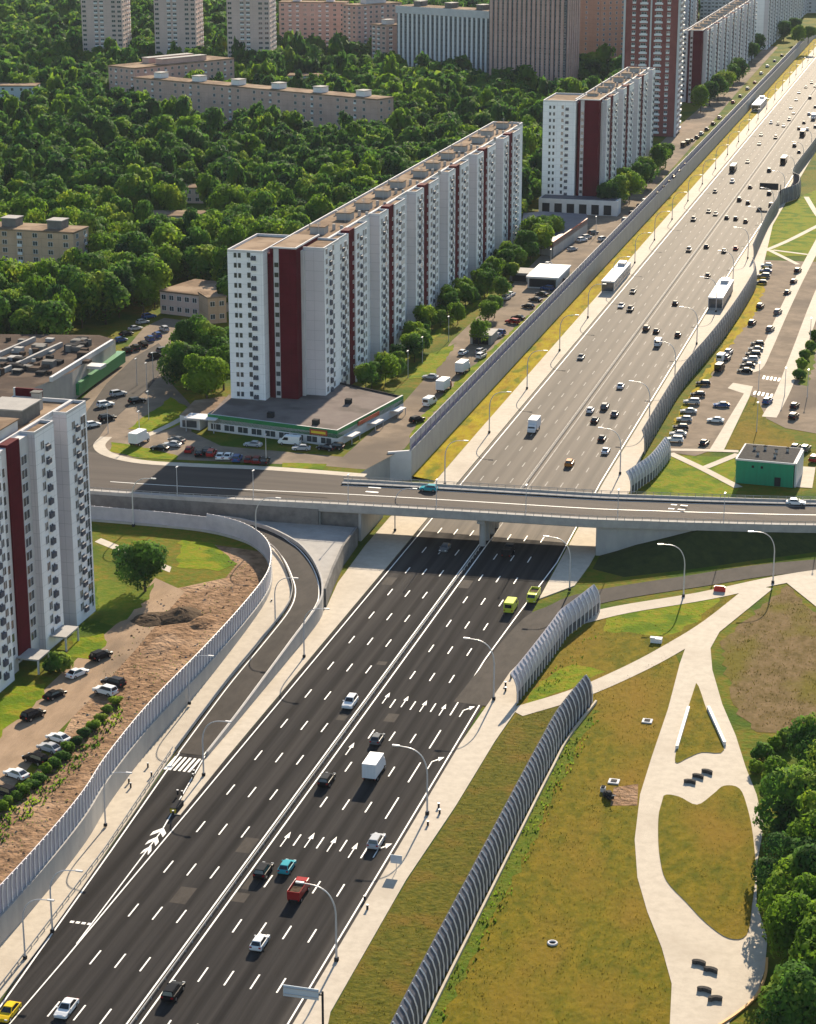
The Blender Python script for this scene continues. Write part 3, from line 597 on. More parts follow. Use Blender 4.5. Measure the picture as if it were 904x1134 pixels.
# left far retaining wall with noise barrier on top
q = MB(); RW = [(-28.3, 252.5, -.05, ZU + .5), (-28.3, 300, -.05, ZU + .5), (-28.3, 700, -.05, ZU + .4), (-28.3, 1000, -.05, ZU + .3), (-29, 1500, -.05, ZU + .2)]
q.wall(RW, .7, 'concrete'); q.wall([(-33.4, 249.6, -.05, ZU + .5), (-28.3, 252.5, -.05, ZU + .5)], .7, 'lightgrey')
tag(q.build('retaining_wall'), 'long grey retaining wall left of the motorway beyond the bridge', 'wall')
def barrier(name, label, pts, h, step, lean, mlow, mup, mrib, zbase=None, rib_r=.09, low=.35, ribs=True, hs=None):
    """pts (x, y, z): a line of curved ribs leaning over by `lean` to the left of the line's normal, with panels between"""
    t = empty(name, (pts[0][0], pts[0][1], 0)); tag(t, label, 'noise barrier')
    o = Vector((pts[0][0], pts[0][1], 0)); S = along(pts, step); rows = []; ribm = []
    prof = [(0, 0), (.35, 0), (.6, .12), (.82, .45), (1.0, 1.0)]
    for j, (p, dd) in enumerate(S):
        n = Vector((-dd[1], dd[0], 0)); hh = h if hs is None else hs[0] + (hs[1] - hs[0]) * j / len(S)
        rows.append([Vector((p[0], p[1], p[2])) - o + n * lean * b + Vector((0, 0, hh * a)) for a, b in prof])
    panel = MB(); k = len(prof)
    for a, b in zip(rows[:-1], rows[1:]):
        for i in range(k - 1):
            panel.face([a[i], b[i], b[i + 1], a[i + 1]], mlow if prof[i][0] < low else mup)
    po = panel.build('panel', t); sm = po.modifiers.new('thickness', 'SOLIDIFY'); sm.thickness = .12
    if ribs:
        rest = MB()
        for j, r in enumerate(rows):
            dd = S[j][1]; n = Vector((-dd[1], dd[0], 0))
            q = MB(); q.tube([tuple(v - n * .12) for v in r], rib_r, mrib, 5)
            if j < 100: q.build('post', t)
            else: rest.add(q)
        if rest.v: r_ = rest.build('post', t); r_['kind'] = 'stuff'
    return t, rows
barrier('noise_barrier', 'long grey noise barrier with dark band on top of left retaining wall', [(-28.7, 253, ZU + .5), (-28.7, 700, ZU + .4), (-28.9, 1000, ZU + .3), (-29.4, 1500, ZU + .2)], 3.0, 5.0, 0, 'blueband', 'sound', 'steel', low=.2)
BA = smooth_line([(26.4, 120.5, .05), (27.6, 135.7, .05), (28.5, 149.6, .05), (28.9, 156.1, .05), (30.3, 162, .05), (32.6, 172.5, .05)], 5)
barrier('noise_barrier', 'curved white ribbed noise barrier by the slip road below the bridge', BA, 5.6, 2.0, 1.4, 'soundd', 'soundlilac', 'rib', rib_r=.1, low=.25)
BB = smooth_line([(37.2, -30, .05), (36.9, 10, .05), (37.1, 44.4, .05), (37.3, 77, .05), (37.5, 94.5, .05), (37.8, 108, .05), (39.6, 124.6, .05)], 5)
barrier('noise_barrier', 'long ribbed noise barrier on the lawn running towards the viewer', BB, 5.6, 2.0, 1.3, 'soundd', 'soundd', 'rib', rib_r=.11, low=.35, hs=(6.0, 5.4))
q = MB(); q.wall([(p[0] + .5, p[1], -.05, .5) for p in BB], -.35, 'pave'); tag(q.build('kerb_wall'), 'low pale footing wall along the base of the lawn barrier', 'footing wall')
BC1 = smooth_line([(25.8, 254, .05), (27.6, 262, .05), (29.4, 271, .05), (30.6, 289, .05)], 5)
barrier('noise_barrier', 'short curved white ribbed noise barrier just beyond the bridge at right', BC1, 5.6, 2.0, 1.4, 'soundd', 'soundlilac', 'rib', rib_r=.11, low=.3)
BC2 = smooth_line([(23.6, 289.8, .05), (23.6, 330, .05), (24, 363, .05), (26.4, 403, .05), (28.2, 446, .05), (29, 490, .05), (28.6, 515, .05), (25.4, 536, .05)], 6)
barrier('noise_barrier', 'long dark curved noise barrier right of motorway next to the parking lot', BC2, 6.4, 4, .8, 'soundd', 'soundmid', 'steel', low=.2)
BC3 = smooth_line([(23, 560, .05), (21.2, 633, .05), (21.4, 670, .05), (21, 692, .05), (26.4, 712, .05), (25, 738, .05), (20.6, 757, .05), (22.2, 860, .05), (23, 1000, .05), (23, 1300, .05)], 6)
barrier('noise_barrier', 'far dark noise barrier bulging round a bay right of the motorway', BC3, 6.4, 5, .6, 'soundd', 'soundd', 'steel', low=.2)
# near left wall and barrier
q = MB(); q.wall([(p[0] + .35, p[1], p[2] - .2, max(ZN + .35, p[2] + .5)) for p in WALLN], .6, 'concrete'); tag(q.build('retaining_wall'), 'pale concrete retaining wall below lilac barrier beside the ramp', 'wall')
NB = [(p[0] - .1, p[1], max(ZN + .35, p[2] + .5)) for p in WALLN if p[1] < 189.5]
barrier('noise_barrier', 'lilac ribbed noise barrier curving along the ramp on left concrete wall', NB, 4.6, 1.6, -.25, 'soundlilac', 'soundlilac', 'rib', rib_r=.1, low=.2, hs=(4.8, 3.7))
NB2 = [(-58.6, 189.4, ZN), (-69, 190.3, ZN), (-95, 190.4, ZN)]
barrier('noise_barrier', 'low pale fence panels with gaps between ramp and left lawn', NB2, 3.5, 1.8, 0, 'soundlilac', 'soundlilac', 'rib', rib_r=.1, low=.2)
# ================================================================== BUILDINGS
def window_mesh(w, h, style=0):
    """a framed window looking towards -Y, its back on the wall plane y = 0"""
    q = MB(); q.box(-w / 2, w / 2, -.04, .03, -h / 2, h / 2, 'glass')
    f = .07
    for a in (-w / 2, w / 2): q.box(a - f / 2, a + f / 2, -.1, .03, -h / 2, h / 2, 'frame')
    for a in (-h / 2, h / 2): q.box(-w / 2 - f / 2, w / 2 + f / 2, -.105, .03, a - f / 2, a + f / 2, 'frame')
    if w > 1.2: q.box(-.04, .04, -.09, .03, -h / 2, h / 2, 'frame')
    if style == 1: q.box(-w / 2, w / 2, -.5, -.42, -h / 2 - .5, -h / 2 + .45, 'balc'); q.box(-w / 2, w / 2, -.5, .03, -h / 2 - .55, -h / 2 - .45, 'balc')
    if style == 2: q.box(-w / 2, w / 2, -.55, -.05, -h / 2, h / 2 - .35, 'soundd'); q.box(-w / 2 - .05, w / 2 + .05, -.6, .03, -h / 2 - .1, -h / 2, 'frame')
    return q
WCACHE = {}
def wmesh(w, h, style):
    k = (round(w, 2), round(h, 2), style)
    if k not in WCACHE:
        q = window_mesh(*k); WCACHE[k] = (q, q.mesh('window'))
    return WCACHE[k]
FACE = {'-Y': 0.0, '+X': math.pi / 2, '+Y': math.pi, '-X': -math.pi / 2}
def place_windows(root, wins, name='window', cap=100):
    """wins: (x, y, z, face, w, h, style) local to root; the `cap` nearest to the viewer are parts of their own"""
    mw = Matrix.Translation(root.location) @ Matrix.Rotation(root.rotation_euler.z, 4, 'Z')
    def key(w):
        p = mw @ Vector(w[:3]); return (p - Vector(CAM)).length
    wins = sorted(wins, key=key); rest = {}
    for i, (x, y, z, fc, w, h, st) in enumerate(wins):
        q, me = wmesh(w, h, st)
        if i < cap: link(name, me, root, (x, y, z), FACE[fc])
        else: rest.setdefault(0, MB()).add(q, Matrix.Translation((x, y, z)) @ Matrix.Rotation(FACE[fc], 4, 'Z'))
    if rest:
        o = rest[0].build(name, root); o['kind'] = 'stuff'
def house(name, label, cat, group, loc, rz=0):
    t = empty(name, loc, rz); return tag(t, label, cat, group)
FH = 2.62
def col(wins, x, y, face, z0, n, w, h, st=0, step=FH, skip=None):
    for k in range(n):
        if skip and skip(k): continue
        wins.append((x, y, z0 + k * step, face, w, h, st))
def parapet(q, x0, x1, y0, y1, z, m='lightgrey', h=.9, t=.35):
    q.box(x0, x1, y0, y0 + t, z, z + h, m); q.box(x0, x1, y1 - t, y1, z, z + h, m)
    q.box(x0, x0 + t, y0 + t, y1 - t, z, z + h, m); q.box(x1 - t, x1, y0 + t, y1 - t, z, z + h, m)
def roofkit(root, xa, xb, ys, z, seed=1):
    r = random.Random(seed)
    for y in ys:
        q = MB(); x = (xa + xb) / 2 + r.uniform(-1, 1)
        q.box(x - 2.4, x + 1.6, y - 1.9, y + 1.9, z, z + 1.9, 'concrete'); q.box(x - 2.6, x + 1.8, y - 2.1, y + 2.1, z + 1.9, z + 2.1, 'tar')
        q.build('lift_housing', root)
        for k in range(5):
            q = MB(); q.box(x - 5 + 2.2 * k, x - 4.3 + 2.2 * k, y + 5.5, y + 6.3, z, z + 1.3 + .3 * (k % 2), 'concrete'); q.build('vent_stack', root)
        q = MB(); q.tube([(x + 1, y - 5, z), (x + 1, y - 5, z + 4.2)], .06, 'steel', 4)
        for k in range(4): q.tube([(x + .3, y - 5, z + 2.6 + k * .45), (x + 1.7, y - 5, z + 2.6 + k * .45)], .04, 'steel', 3)
        q.build('aerial', root)
def slab(label, X, Y0, nsec, Y1, z0, ztop, front, loc_z, group, n=15, depth=14, first=None):
    """long slab block: right face near x = X, sections of 40.7 m; local origin (X, Y0, z0)"""
    t = house('slab_block', label, 'apartment block', group, (X, Y0, z0))
    H = ztop - z0; wins = []
    wl = MB(); bl = MB(); bg = MB(); rf = MB(); cp = MB()
    L = Y1 - Y0
    # core behind everything
    wl.box(-depth, -2.8, 0, L, 0, H - .3, 'wall'); rf.box(-depth + .35, -2.85, .35, L - .35, H - .3, H - .05, 'tar')
    parapet(cp, -depth, -2.8, 0, L, H - .3, 'lightgrey', .9)
    y = first if first is not None else 0; zb = 3.6
    secs = []
    while y < L - 8: secs.append(y); y += 40.7
    for s in secs:
        def ok(v): return v <= L + .01
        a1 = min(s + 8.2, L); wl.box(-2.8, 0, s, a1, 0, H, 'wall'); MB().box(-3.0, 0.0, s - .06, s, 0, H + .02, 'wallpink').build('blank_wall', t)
        rf.box(-2.5, -.3, s + .3, a1 - .3, H, H + .05, 'tar'); parapet(cp, -2.8, 0, s, a1, H, 'lightgrey', .55, .25)
        col(wins, .0, s + 2.3, '+X', zb, n, 1.4, 1.6); col(wins, .0, s + 4.0, '+X', zb - .8, n, 1.5, 1.3, 2); col(wins, .0, s + 6.6, '+X', zb, n, 2.2, 1.6)
        if ok(s + 12.2):
            wl.box(-2.8, -.5, a1, s + 11.6, 0, H, 'wall'); MB().box(-2.8, -.35, s + 11.6, s + 16.39, 0, H + .7, 'burg').build('burgundy_panel', t)
            col(wins, -.5, s + 10.1, '+X', zb + 1.2, n - 1, 1.3, 1.3)
            col(wins, -.35, s + 15.2, '+X', zb + 1.2, n - 1, .9, .9)
        if ok(s + 18):
            a2 = min(s + 28, L); wl.box(-2.8, 0, s + 16.4, a2, 0, H, 'wall')
            rf.box(-2.5, -.3, s + 16.7, a2 - .3, H, H + .05, 'tar'); parapet(cp, -2.8, 0, s + 16.4, a2, H, 'lightgrey', .55, .25)
            col(wins, .0, s + 18.8, '+X', zb, n, 2.2, 1.6); col(wins, .0, s + 21.4, '+X', zb - .8, n, 1.5, 1.3, 2)
            if ok(s + 26): col(wins, .0, s + 24.2, '+X', zb, n, 1.4, 1.6); col(wins, .0, s + 26.4, '+X', zb, n, 1.4, 1.6)
            if ok(s + 38): col(wins, -2.8, s + 34, '+X', zb, n, 1.6, 1.4, 1)
    for k in range(0, int(L) - 8, 7): col(wins, -depth, 5 + k, '-X', zb, n, 1.8, 1.5)
    wl.build('wall', t); rf.build('roof', t); cp.build('parapet', t)
    if front:
        fw = MB(); fb = MB(); fp = MB(); w = front
        def g(v): return v - X
        # far left white front block, burgundy stair block, white corner block; x ranges in world metres
        x0, x1, x2, x3 = w['x0'], w['x1'], w['x2'], w['x3']; ya = w['ya'] - Y0; yb = w['yb'] - Y0; ye = w['ye'] - Y0
        fw.box(g(x0), g(x1), ya, ye, 0, H, 'wall'); parapet(fp, g(x0), g(x1), ya, ye, H, 'lightgrey', .7)
        rfm = MB(); rfm.box(g(x0) + .35, g(x1) - .35, ya + .35, ye - .35, H, H + .06, 'tar'); rfm.build('roof', t)
        W = x1 - x0
        col(wins, g(x0) + W * .22, ya, '-Y', zb + w.get('dz', 0), w['n'], .85, 1.3); col(wins, g(x0) + W * .34, ya, '-Y', zb + w.get('dz', 0), w['n'], .85, 1.3)
        col(wins, g(x0) + W * .6, ya, '-Y', zb + w.get('dz', 0) + .2, w['n'], 1.0, 1.4); col(wins, g(x0) + W * .74, ya, '-Y', zb + w.get('dz', 0) - .5, w['n'], 1.3, 1.2, 2)
        fw.box(g(x1) + .003, g(x1) + .8, ya + 3.5, ye, 0, H - .5, 'burg'); fb.box(g(x1) + .8, g(x1) + 1.6, yb, ye, 0, H + .8, 'burg')
        fb.box(g(x1) + 1.6, g(x1) + 3.2, yb + .4, ye, 0, H + .7, 'lightgrey'); rfm2 = MB(); rfm2.box(g(x1) + .9, g(x2) - .1, yb + .1, ye - .1, H + .95, H + 1.0, 'tar'); rfm2.build('roof', t)
        col(wins, g(x1) + 2.4, yb + .4, '-Y', zb + 1.2, w['n'] - 1, 1.2, 1.3)
        fb.box(g(x1) + 3.2, g(x2), yb, ye, 0, H + .9, 'burg'); fp.box(g(x1) + .8, g(x2) + .1, yb - .1, yb + .25, H + .9, H + 1.3, 'lightgrey'); fp.box(g(x2) - .25, g(x2) + .1, yb + .25, ye, H + .9, H + 1.3, 'lightgrey')
        fw.box(g(x2) + .003, g(x2) + .8, yb + 4, ye, 0, H - .2, 'lightgrey')
        if w.get('corner'):
            yc = w['yc'] - Y0
            fw.box(g(x3), w['xr'], yc, 0, 0, H, 'wall'); fp.box(g(x3), w['xr'], yc, yc + .3, H, H + .6, 'lightgrey'); fp.box(w['xr'] - .3, w['xr'], yc + .3, 0, H, H + .6, 'lightgrey')
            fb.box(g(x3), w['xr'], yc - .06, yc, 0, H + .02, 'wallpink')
            r2 = MB(); r2.box(g(x3), w['xr'] - .3, yc + .3, 0, H, H + .05, 'tar'); r2.build('roof', t)
            for q in (2.0, 5.0, 8.0):
                if yc + q < -.8: col(wins, w['xr'], yc + q, '+X', zb - (.8 if q == 5 else 0) + w.get('dz', 0), w['n'], 1.6, 1.5, 2 if q == 5 else 0)
        fw.build('front_wall', t); fb.build('stair_wall', t); fp.build('front_parapet', t)
    place_windows(t, wins)
    roofkit(t, -depth + 3, -3, [s + 33 for s in secs if s + 36 < L] + [s + 10 for s in secs if s + 14 < L], H - .05, nsec)
    return t
G = 'white and burgundy slab blocks'
slab('longest white slab block with burgundy stripes rising behind the green trimmed shop', -61, 300.6, 7, 550, ZU, 49.3,
     dict(x0=-84, x1=-74.4, x2=-66.6, x3=-66.4, ya=278.3, yb=281.5, ye=302, yc=287, xr=.3, corner=True, n=15, dz=1.3), 0, G, depth=14)
slab('white slab block with burgundy stair tower, second along the motorway', -44.2, 621, 4, 752, ZU, 50.2,
     dict(x0=-68.8, x1=-55.5, x2=-46.2, x3=-46, ya=613.5, yb=615, ye=640, n=15, dz=.8), 0, G, depth=13)
slab('far hazy white slab block with burgundy end beside the red tower', -51.5, 1000, 6, 1265, ZU, 46.5,
     dict(x0=-69, x1=-62, x2=-53.5, x3=-53, ya=997, yb=994, ye=1015, n=14, dz=.8), 0, G, depth=13, n=14)
slab('farthest white slab block near the top right, beyond the hazy one', -49, 1330, 6, 1700, ZU, 62, None, 0, G, depth=15, n=19)
slab('white slab block set back behind the hazy slab, only its upper part showing', -95, 1120, 6, 1300, ZU, 58, None, 0, G, depth=14, n=18)
# left tower block in the foreground
t = house('slab_block', 'tall white tower block with burgundy stripe at left edge above the sandy drive', 'apartment block', G, (-62.5, 136, ZN))
H = 42.6; wl = MB(); bl = MB(); bg = MB(); rf = MB(); cp = MB(); wins = []; zb = 3.2; n = 15
wl.box(-15, -2.8, -64, 0, 0, H - .3, 'wall'); rf.box(-14.6, -3.2, -63.6, -.4, H - .3, H - .05, 'tar'); parapet(cp, -15, -2.8, -64, 0, H - .3, 'lightgrey', .9)
def block(a, b):
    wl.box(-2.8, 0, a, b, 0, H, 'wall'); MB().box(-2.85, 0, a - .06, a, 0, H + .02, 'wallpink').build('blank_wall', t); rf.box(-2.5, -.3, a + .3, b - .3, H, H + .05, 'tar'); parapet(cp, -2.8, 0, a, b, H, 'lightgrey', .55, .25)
block(-9.2, 0)
col(wins, 0, -6.4, '+X', zb, n, 1.4, 1.6); col(wins, 0, -4.9, '+X', zb - .8, n, 1.5, 1.3, 2); col(wins, 0, -1.9, '+X', zb, n, 2.3, 1.6); col(wins, 0, -1.2, '+X', zb - 1.25, n, .8, .9)
block(-23.6, -15.2)
col(wins, 0, -20.6, '+X', zb, n, 1.4, 1.6); col(wins, 0, -18.6, '+X', zb - .8, n, 1.6, 1.3, 2); col(wins, -2.8, -12.2, '+X', zb, n, 1.6, 1.4, 1)
wl.box(-2.8, -1.3, -28.0, -23.66, 0, H, 'lightgrey'); wl.box(-2.8, -1.3, -37.6, -33.0, 0, H, 'lightgrey'); bg.box(-2.8, -1.0, -33.0, -28.0, 2, H + .5, 'burg')
col(wins, -1.3, -26, '+X', zb + 1.2, n - 1, 2.4, 1.7); col(wins, -1.3, -35.3, '+X', zb + 1.2, n - 1, 2.4, 1.7); col(wins, 0, -30, '+X', -50, 0, 1, 1)
block(-46.5, -37.66)
col(wins, 0, -44, '+X', zb, n, 2.2, 1.6); col(wins, 0, -41.4, '+X', zb - .8, n, 1.5, 1.3, 2); col(wins, 0, -39.2, '+X', zb, n, 1.3, 1.5)
col(wins, -23.66 * 0 - 1.0, -23.66, '-Y', -99, 0, 1, 1)
for yy in (-12, -6): pass
col(wins, -5.5, 0, '+Y', zb, n, 1.6, 1.5); col(wins, -10, 0, '+Y', zb, n, 1.6, 1.5)
q = MB(); q.box(-14.6, -9, -.2, .3, H - 7, H + 2.2, 'burg'); q.build('roof_screen', t); q = MB(); q.box(-15.0, -14.6, -.2, .3, 0, H + 2.2, 'lightgrey'); q.build('pilaster', t)
wl.build('wall', t); bg.build('burgundy_panel', t); rf.build('roof', t); cp.build('parapet', t)
q = MB(); q.box(0.05, 3.4, -22, -16, 2.6, 2.9, 'concrete'); q.box(3.1, 3.4, -22, -21.7, 0, 2.6, 'lightgrey'); q.box(3.1, 3.4, -16.3, -16, 0, 2.6, 'lightgrey'); q.build('entrance_canopy', t)
q = MB(); q.box(-1.2, 3.2, -34, -29, 2.6, 2.9, 'concrete'); q.box(2.9, 3.2, -34, -33.7, 0, 2.6, 'lightgrey'); q.box(2.9, 3.2, -29.3, -29, 0, 2.6, 'lightgrey'); q.build('entrance_canopy', t)
q = MB(); q.box(-12.5, -5, -18, -10, H - .05, H + 2.7, 'cdark'); q.box(-12.8, -4.7, -18.3, -9.7, H + 2.7, H + 2.95, 'paved'); q.build('lift_housing', t)
q = MB(); q.box(-7.8, -6.2, -7.5, -6, H, H + 3.4, 'concrete'); q.box(-8, -6, -7.7, -5.8, H + 3.4, H + 3.6, 'cdark'); q.build('vent_stack', t)
q = MB(); q.box(-14, -4, -40, -22, H - .05, H + 2.2, 'lightgrey'); q.box(-14.3, -3.7, -40.3, -21.7, H + 2.2, H + 2.4, 'tar'); q.build('roof_hall', t)
place_windows(t, wins)
# ------------------------------------------------------------------ supermarket at the foot of the long slab
SR = ats([(252, 438), (212, 452), (230, 478), (245, 468)], 10.6)
t = house('shop', 'flat roofed one storey shop with green fascia at the slab block foot', 'shop', None, (-60, 270, ZU))
fx = lambda P: [(x + 60, y - 270) for x, y in P]
P = fx([(-83.5, 259), (-47.2, 252.5), (-40.4, 290.2), (-60.6, 300.4), (-86, 282)])
q = MB(); q.prism(P, 0, 3.3, 'shoproof', 'lightgrey'); q.build('wall', t)
P2 = [(a * 1.005, b * 1.005) for a, b in P]
q = MB(); q.prism([(a * .995, b * .995) for a, b in P], 3.3, 3.6, 'shoproof'); q.build('roof', t)
q = MB(); ring = P + [P[0]]
q.wall([(a, b, 2.2, 4.3) for a, b in [P[0], P[1], P[2]]], .5, 'green', 'lightgrey'); q.build('fascia', t)
q = MB(); q.wall([(a, b, 3.3, 4.0) for a, b in [P[2], P[3]]], .4, 'dark'); q.build('parapet', t)
a, b = P[0], P[1]; dx, dy = b[0] - a[0], b[1] - a[1]; l = math.hypot(dx, dy); ang = math.atan2(dy, dx)
for k in range(9):
    f = (k + .6) / 9.4; q = MB(); q.box(-1.4, 1.4, -.06, .05, .5, 2.0, 'glass'); q.box(-1.5, 1.5, -.1, .05, 2.0, 2.12, 'frame'); q.box(-1.5, 1.5, -.1, .05, .4, .5, 'frame'); q.box(-.05, .05, -.09, .04, .5, 2.0, 'frame')
    o = q.build('shop_window', t, (a[0] + dx * f, a[1] + dy * f, 0)); o.rotation_euler.z = ang
q = MB(); q.box(-2.4, 2.4, -.25, -.05, 2.5, 3.9, 'redawn'); q.box(-2.0, 2.0, -.3, -.25, 2.9, 3.5, 'yellowp')
o = q.build('sign_board', t, (a[0] + dx * .86, a[1] + dy * .86, 0)); o.rotation_euler.z = ang
a, b = P[1], P[2]; dx, dy = b[0] - a[0], b[1] - a[1]; ang = math.atan2(dy, dx)
q = MB(); q.box(-6, 6, -.3, -.05, 2.7, 3.7, 'redawn'); o = q.build('sign_board', t, (a[0] + dx * .45, a[1] + dy * .45, 0)); o.rotation_euler.z = ang
for f in (.15, .5, .85):
    q = MB(); q.box(-2.4, 2.4, -2.4, -.05, 1.9, 2.1, 'lightgrey'); q.box(-2.3, -2.15, -2.3, -2.15, 0, 1.9, 'steel'); q.box(2.15, 2.3, -2.3, -2.15, 0, 1.9, 'steel')
    o = q.build('awning', t, (a[0] + dx * f, a[1] + dy * f, 0)); o.rotation_euler.z = ang
for (x_, y_) in ((386, 447), (350, 470), (300, 462)):
    p = at(x_, y_, ZU + 3.6); q = MB(); q.box(-.8, .8, -.8, .8, 3.6, 4.9, 'dark'); q.build('roof_vent', t, (p[0] + 60, p[1] - 270, 0))
t2 = house('annex', 'small grey annex with white canopy left of the green trimmed shop', 'annex', None, (-88, 265, ZU))
P = [(-3.4, -5), (2.6, -6.6), (4.0, 14), (1, 16), (-5, 10)]
q = MB(); q.prism(P, 0, 3.2, 'tar', 'lightgrey'); q.build('wall', t2)
q = MB(); q.box(-1, 7.5, -8.6, -3.5, 3.35, 3.6, 'lightgrey'); q.box(6.8, 7, -8.4, -8.2, 0, 3.4, 'steel'); q.box(-.6, -.4, -8.4, -8.2, 0, 3.4, 'steel'); q.build('canopy', t2)
q = MB(); q.box(-2.2, 1.6, -6.5, -6.0, .6, 2.3, 'glass'); q.build('window', t2)
# ------------------------------------------------------------------ generic far houses
def far_house(name, label, cat, group, base, rz, w, d, h, wallm, storeys, bays, style, roofm='tar', stripe=None, winw=1.5, winh=1.5, side=True, roofbox=0, boxm='lightgrey', cap=100, inset=0, band=None):
    """block with its near face along local x, width w, depth d, base point = near left corner"""
    t = house(name, label, cat, group, base, rz)
    q = MB(); q.box(0, w, 0, d, -.2, h, wallm); q.build('wall', t)
    q = MB(); q.box(-.25, w + .25, -.25, d + .25, h, h + .5, roofm); q.box(.4, w - .4, .4, d - .4, h + .5, h + .55, 'tar'); q.build('roof', t)
    if band: q = MB(); q.box(-.7, w + .7, -.7, d + .7, h - 4, h + .45, band); q.build('top_band', t)
    wins = []; st = h / storeys
    for b in range(bays):
        x = w * (b + .5) / bays
        for k in range(storeys):
            s_ = style[b % len(style)]
            if s_ < 0: continue
            wins.append((x, 0, st * (k + .55), '-Y', winw, winh, s_))
    if side:
        nb = max(2, int(d / 5))
        for b in range(nb):
            for k in range(storeys):
                wins.append((w, d * (b + .5) / nb, st * (k + .55), '+X', winw, winh, style[b % len(style)] if style[b % len(style)] >= 0 else 0))
    if stripe:
        q = MB(); step, ww, mm = stripe
        x = step / 2
        while x < w - .5: q.box(x - ww / 2, x + ww / 2, -.55, 0.002, .5, h - 2, mm); x += step
        x = step / 2
        while x < d - .5 and side: q.box(w - .002, w + .55, x - ww / 2, x + ww / 2, .5, h - 2, mm); x += step
        q.build('pilaster', t)
    for k in range(roofbox):
        x = w * (k + .5) / roofbox; q = MB(); q.box(x - 2.6, x + 2.6, d * .3, d * .75, h + .5, h + 3.2, boxm); q.box(x - 2.9, x + 2.9, d * .3 - .3, d * .75 + .3, h + 3.2, h + 3.5, 'paved'); q.build('lift_housing', t)
    if wins: place_windows(t, wins, cap=cap)
    return t
def A(p, q, z=ZU):
    a, b = at(*p, z), at(*q, z); return (a[0], a[1], z), math.atan2(b[1] - a[1], b[0] - a[0]), math.dist(a, b)
b_, r_, w_ = A((150, 130), (418, 158.5))
far_house('brick_house', 'long pink five storey brick house with white roof boxes amid the trees', 'brick house', 'pink brick houses in the wood', b_, r_, w_, 13, 21, 'brick', 6, 30, [0, 0, 1, 0, -1], winw=1.6, roofbox=6, boxm='balc')
c_ = at(122, 122, ZU)
far_house('brick_house', 'pink brick house stepping back from the left end of the long one', 'brick house', 'pink brick houses in the wood', (c_[0], c_[1], ZU), r_ + R(-4), 22, 75, 24, 'brick', 7, 5, [0, 1, 0], winw=1.6, roofbox=2, boxm='brick')
b_, r_, w_ = A((0, 316), (97, 322))
far_house('brick_house', 'ochre nine storey house with white roof boxes at the left edge', 'brick house', 'ochre houses', (b_[0] - 22, b_[1], ZU), r_, w_ + 18, 12, 19, 'ochre', 7, 9, [0, 1, 0, 0], winw=1.7, roofbox=3, boxm='cdark')
b_, r_, w_ = A((178, 347), (236, 354))
far_house('low_house', 'low two storey beige house at the edge of the wood', 'house', None, b_, r_, 17.5, 20, 7, 'beige', 2, 6, [0], winw=1.6, side=False)
b_, r_, w_ = A((226, 362), (248, 360)); far_house('low_house', 'narrow sunlit cream wall house beside the low beige house', 'house', None, (b_[0], b_[1] + 4, ZU), r_, 6, 9, 8, 'ochre', 2, 2, [0], side=False)
for k, (x, y, lab, mm) in enumerate([(93, 88, 'leftmost of three pinkish tower blocks at the top left', 'beige'), (173, 92, 'middle one of three pinkish tower blocks at the top left', 'beige'), (253, 98, 'rightmost of three pinkish tower blocks, beside the dark wood', 'beige')]):
    p = at(x, y - 10, ZU)
    far_house('tower_block', lab, 'tower block', 'three pinkish towers', (p[0], p[1], ZU), R(8), 27, 22, 66, mm, 22, 7, [0, -1, 1, 1, -1, 0, 0], winw=2.4, winh=1.5, roofbox=1, cap=100)
p = at(310, 66, ZU); far_house('brick_house', 'pinkish brick block at the top behind the rightmost pinkish tower', 'brick house', None, (p[0], p[1], ZU), R(8), 46, 14, 38, 'brick', 12, 9, [0, 1, 1, 0], winw=2, roofbox=2)
b_, r_, w_ = A((380, 74), (440, 82)); far_house('brick_house', 'stepped pink brick block left of the white striped slab', 'brick house', None, (b_[0], b_[1], ZU), r_ + R(4), 14, 40, 40, 'brick', 13, 3, [0, 1, 0], winw=2, roofbox=1)
p = at(412, 82, ZU); far_house('brick_house', 'lower pink brick block with white balconies left of the striped slab', 'brick house', None, (p[0], p[1], ZU), r_, 15, 14, 31, 'brick', 10, 3, [1, 1, 0], winw=2.6, roofbox=1)
b_, r_, w_ = A((440, 86), (543, 95)); far_house('slab_block', 'grey slab block with tall white pilasters behind the wood', 'apartment block', None, b_, r_, w_, 16, 44, 'nightglass', 14, 26, [0], winw=1.7, winh=1.7, stripe=(3.6, 1.5, 'balc'), band='lightgrey', roofbox=3, boxm='cdark')
b_, r_, w_ = A((541, 98), (626, 103)); far_house('slab_block', 'wide pinkish slab block with vertical stripes right of the white striped one', 'apartment block', None, b_, r_, w_, 18, 66, 'nightglass', 21, 20, [0], winw=1.5, winh=1.9, stripe=(3.1, 1.8, 'brick'), roofbox=0, band='brick')
b_, r_, w_ = A((632, 84), (664, 88)); far_house('tower_block', 'salmon orange tower block at the top centre behind the red tower', 'tower block', None, b_, r_, w_, 26, 80, 'orange', 25, 5, [0, -1], winw=1.4, roofbox=1)
b_, r_, w_ = A((660, 84), (694, 84)); far_house('tower_block', 'grey violet tower block squeezed between salmon tower and red tower', 'tower block', None, (b_[0], b_[1] + 10, ZU), r_, w_, 22, 76, 'bluegrey', 25, 6, [1, 0], winw=2, roofbox=1)
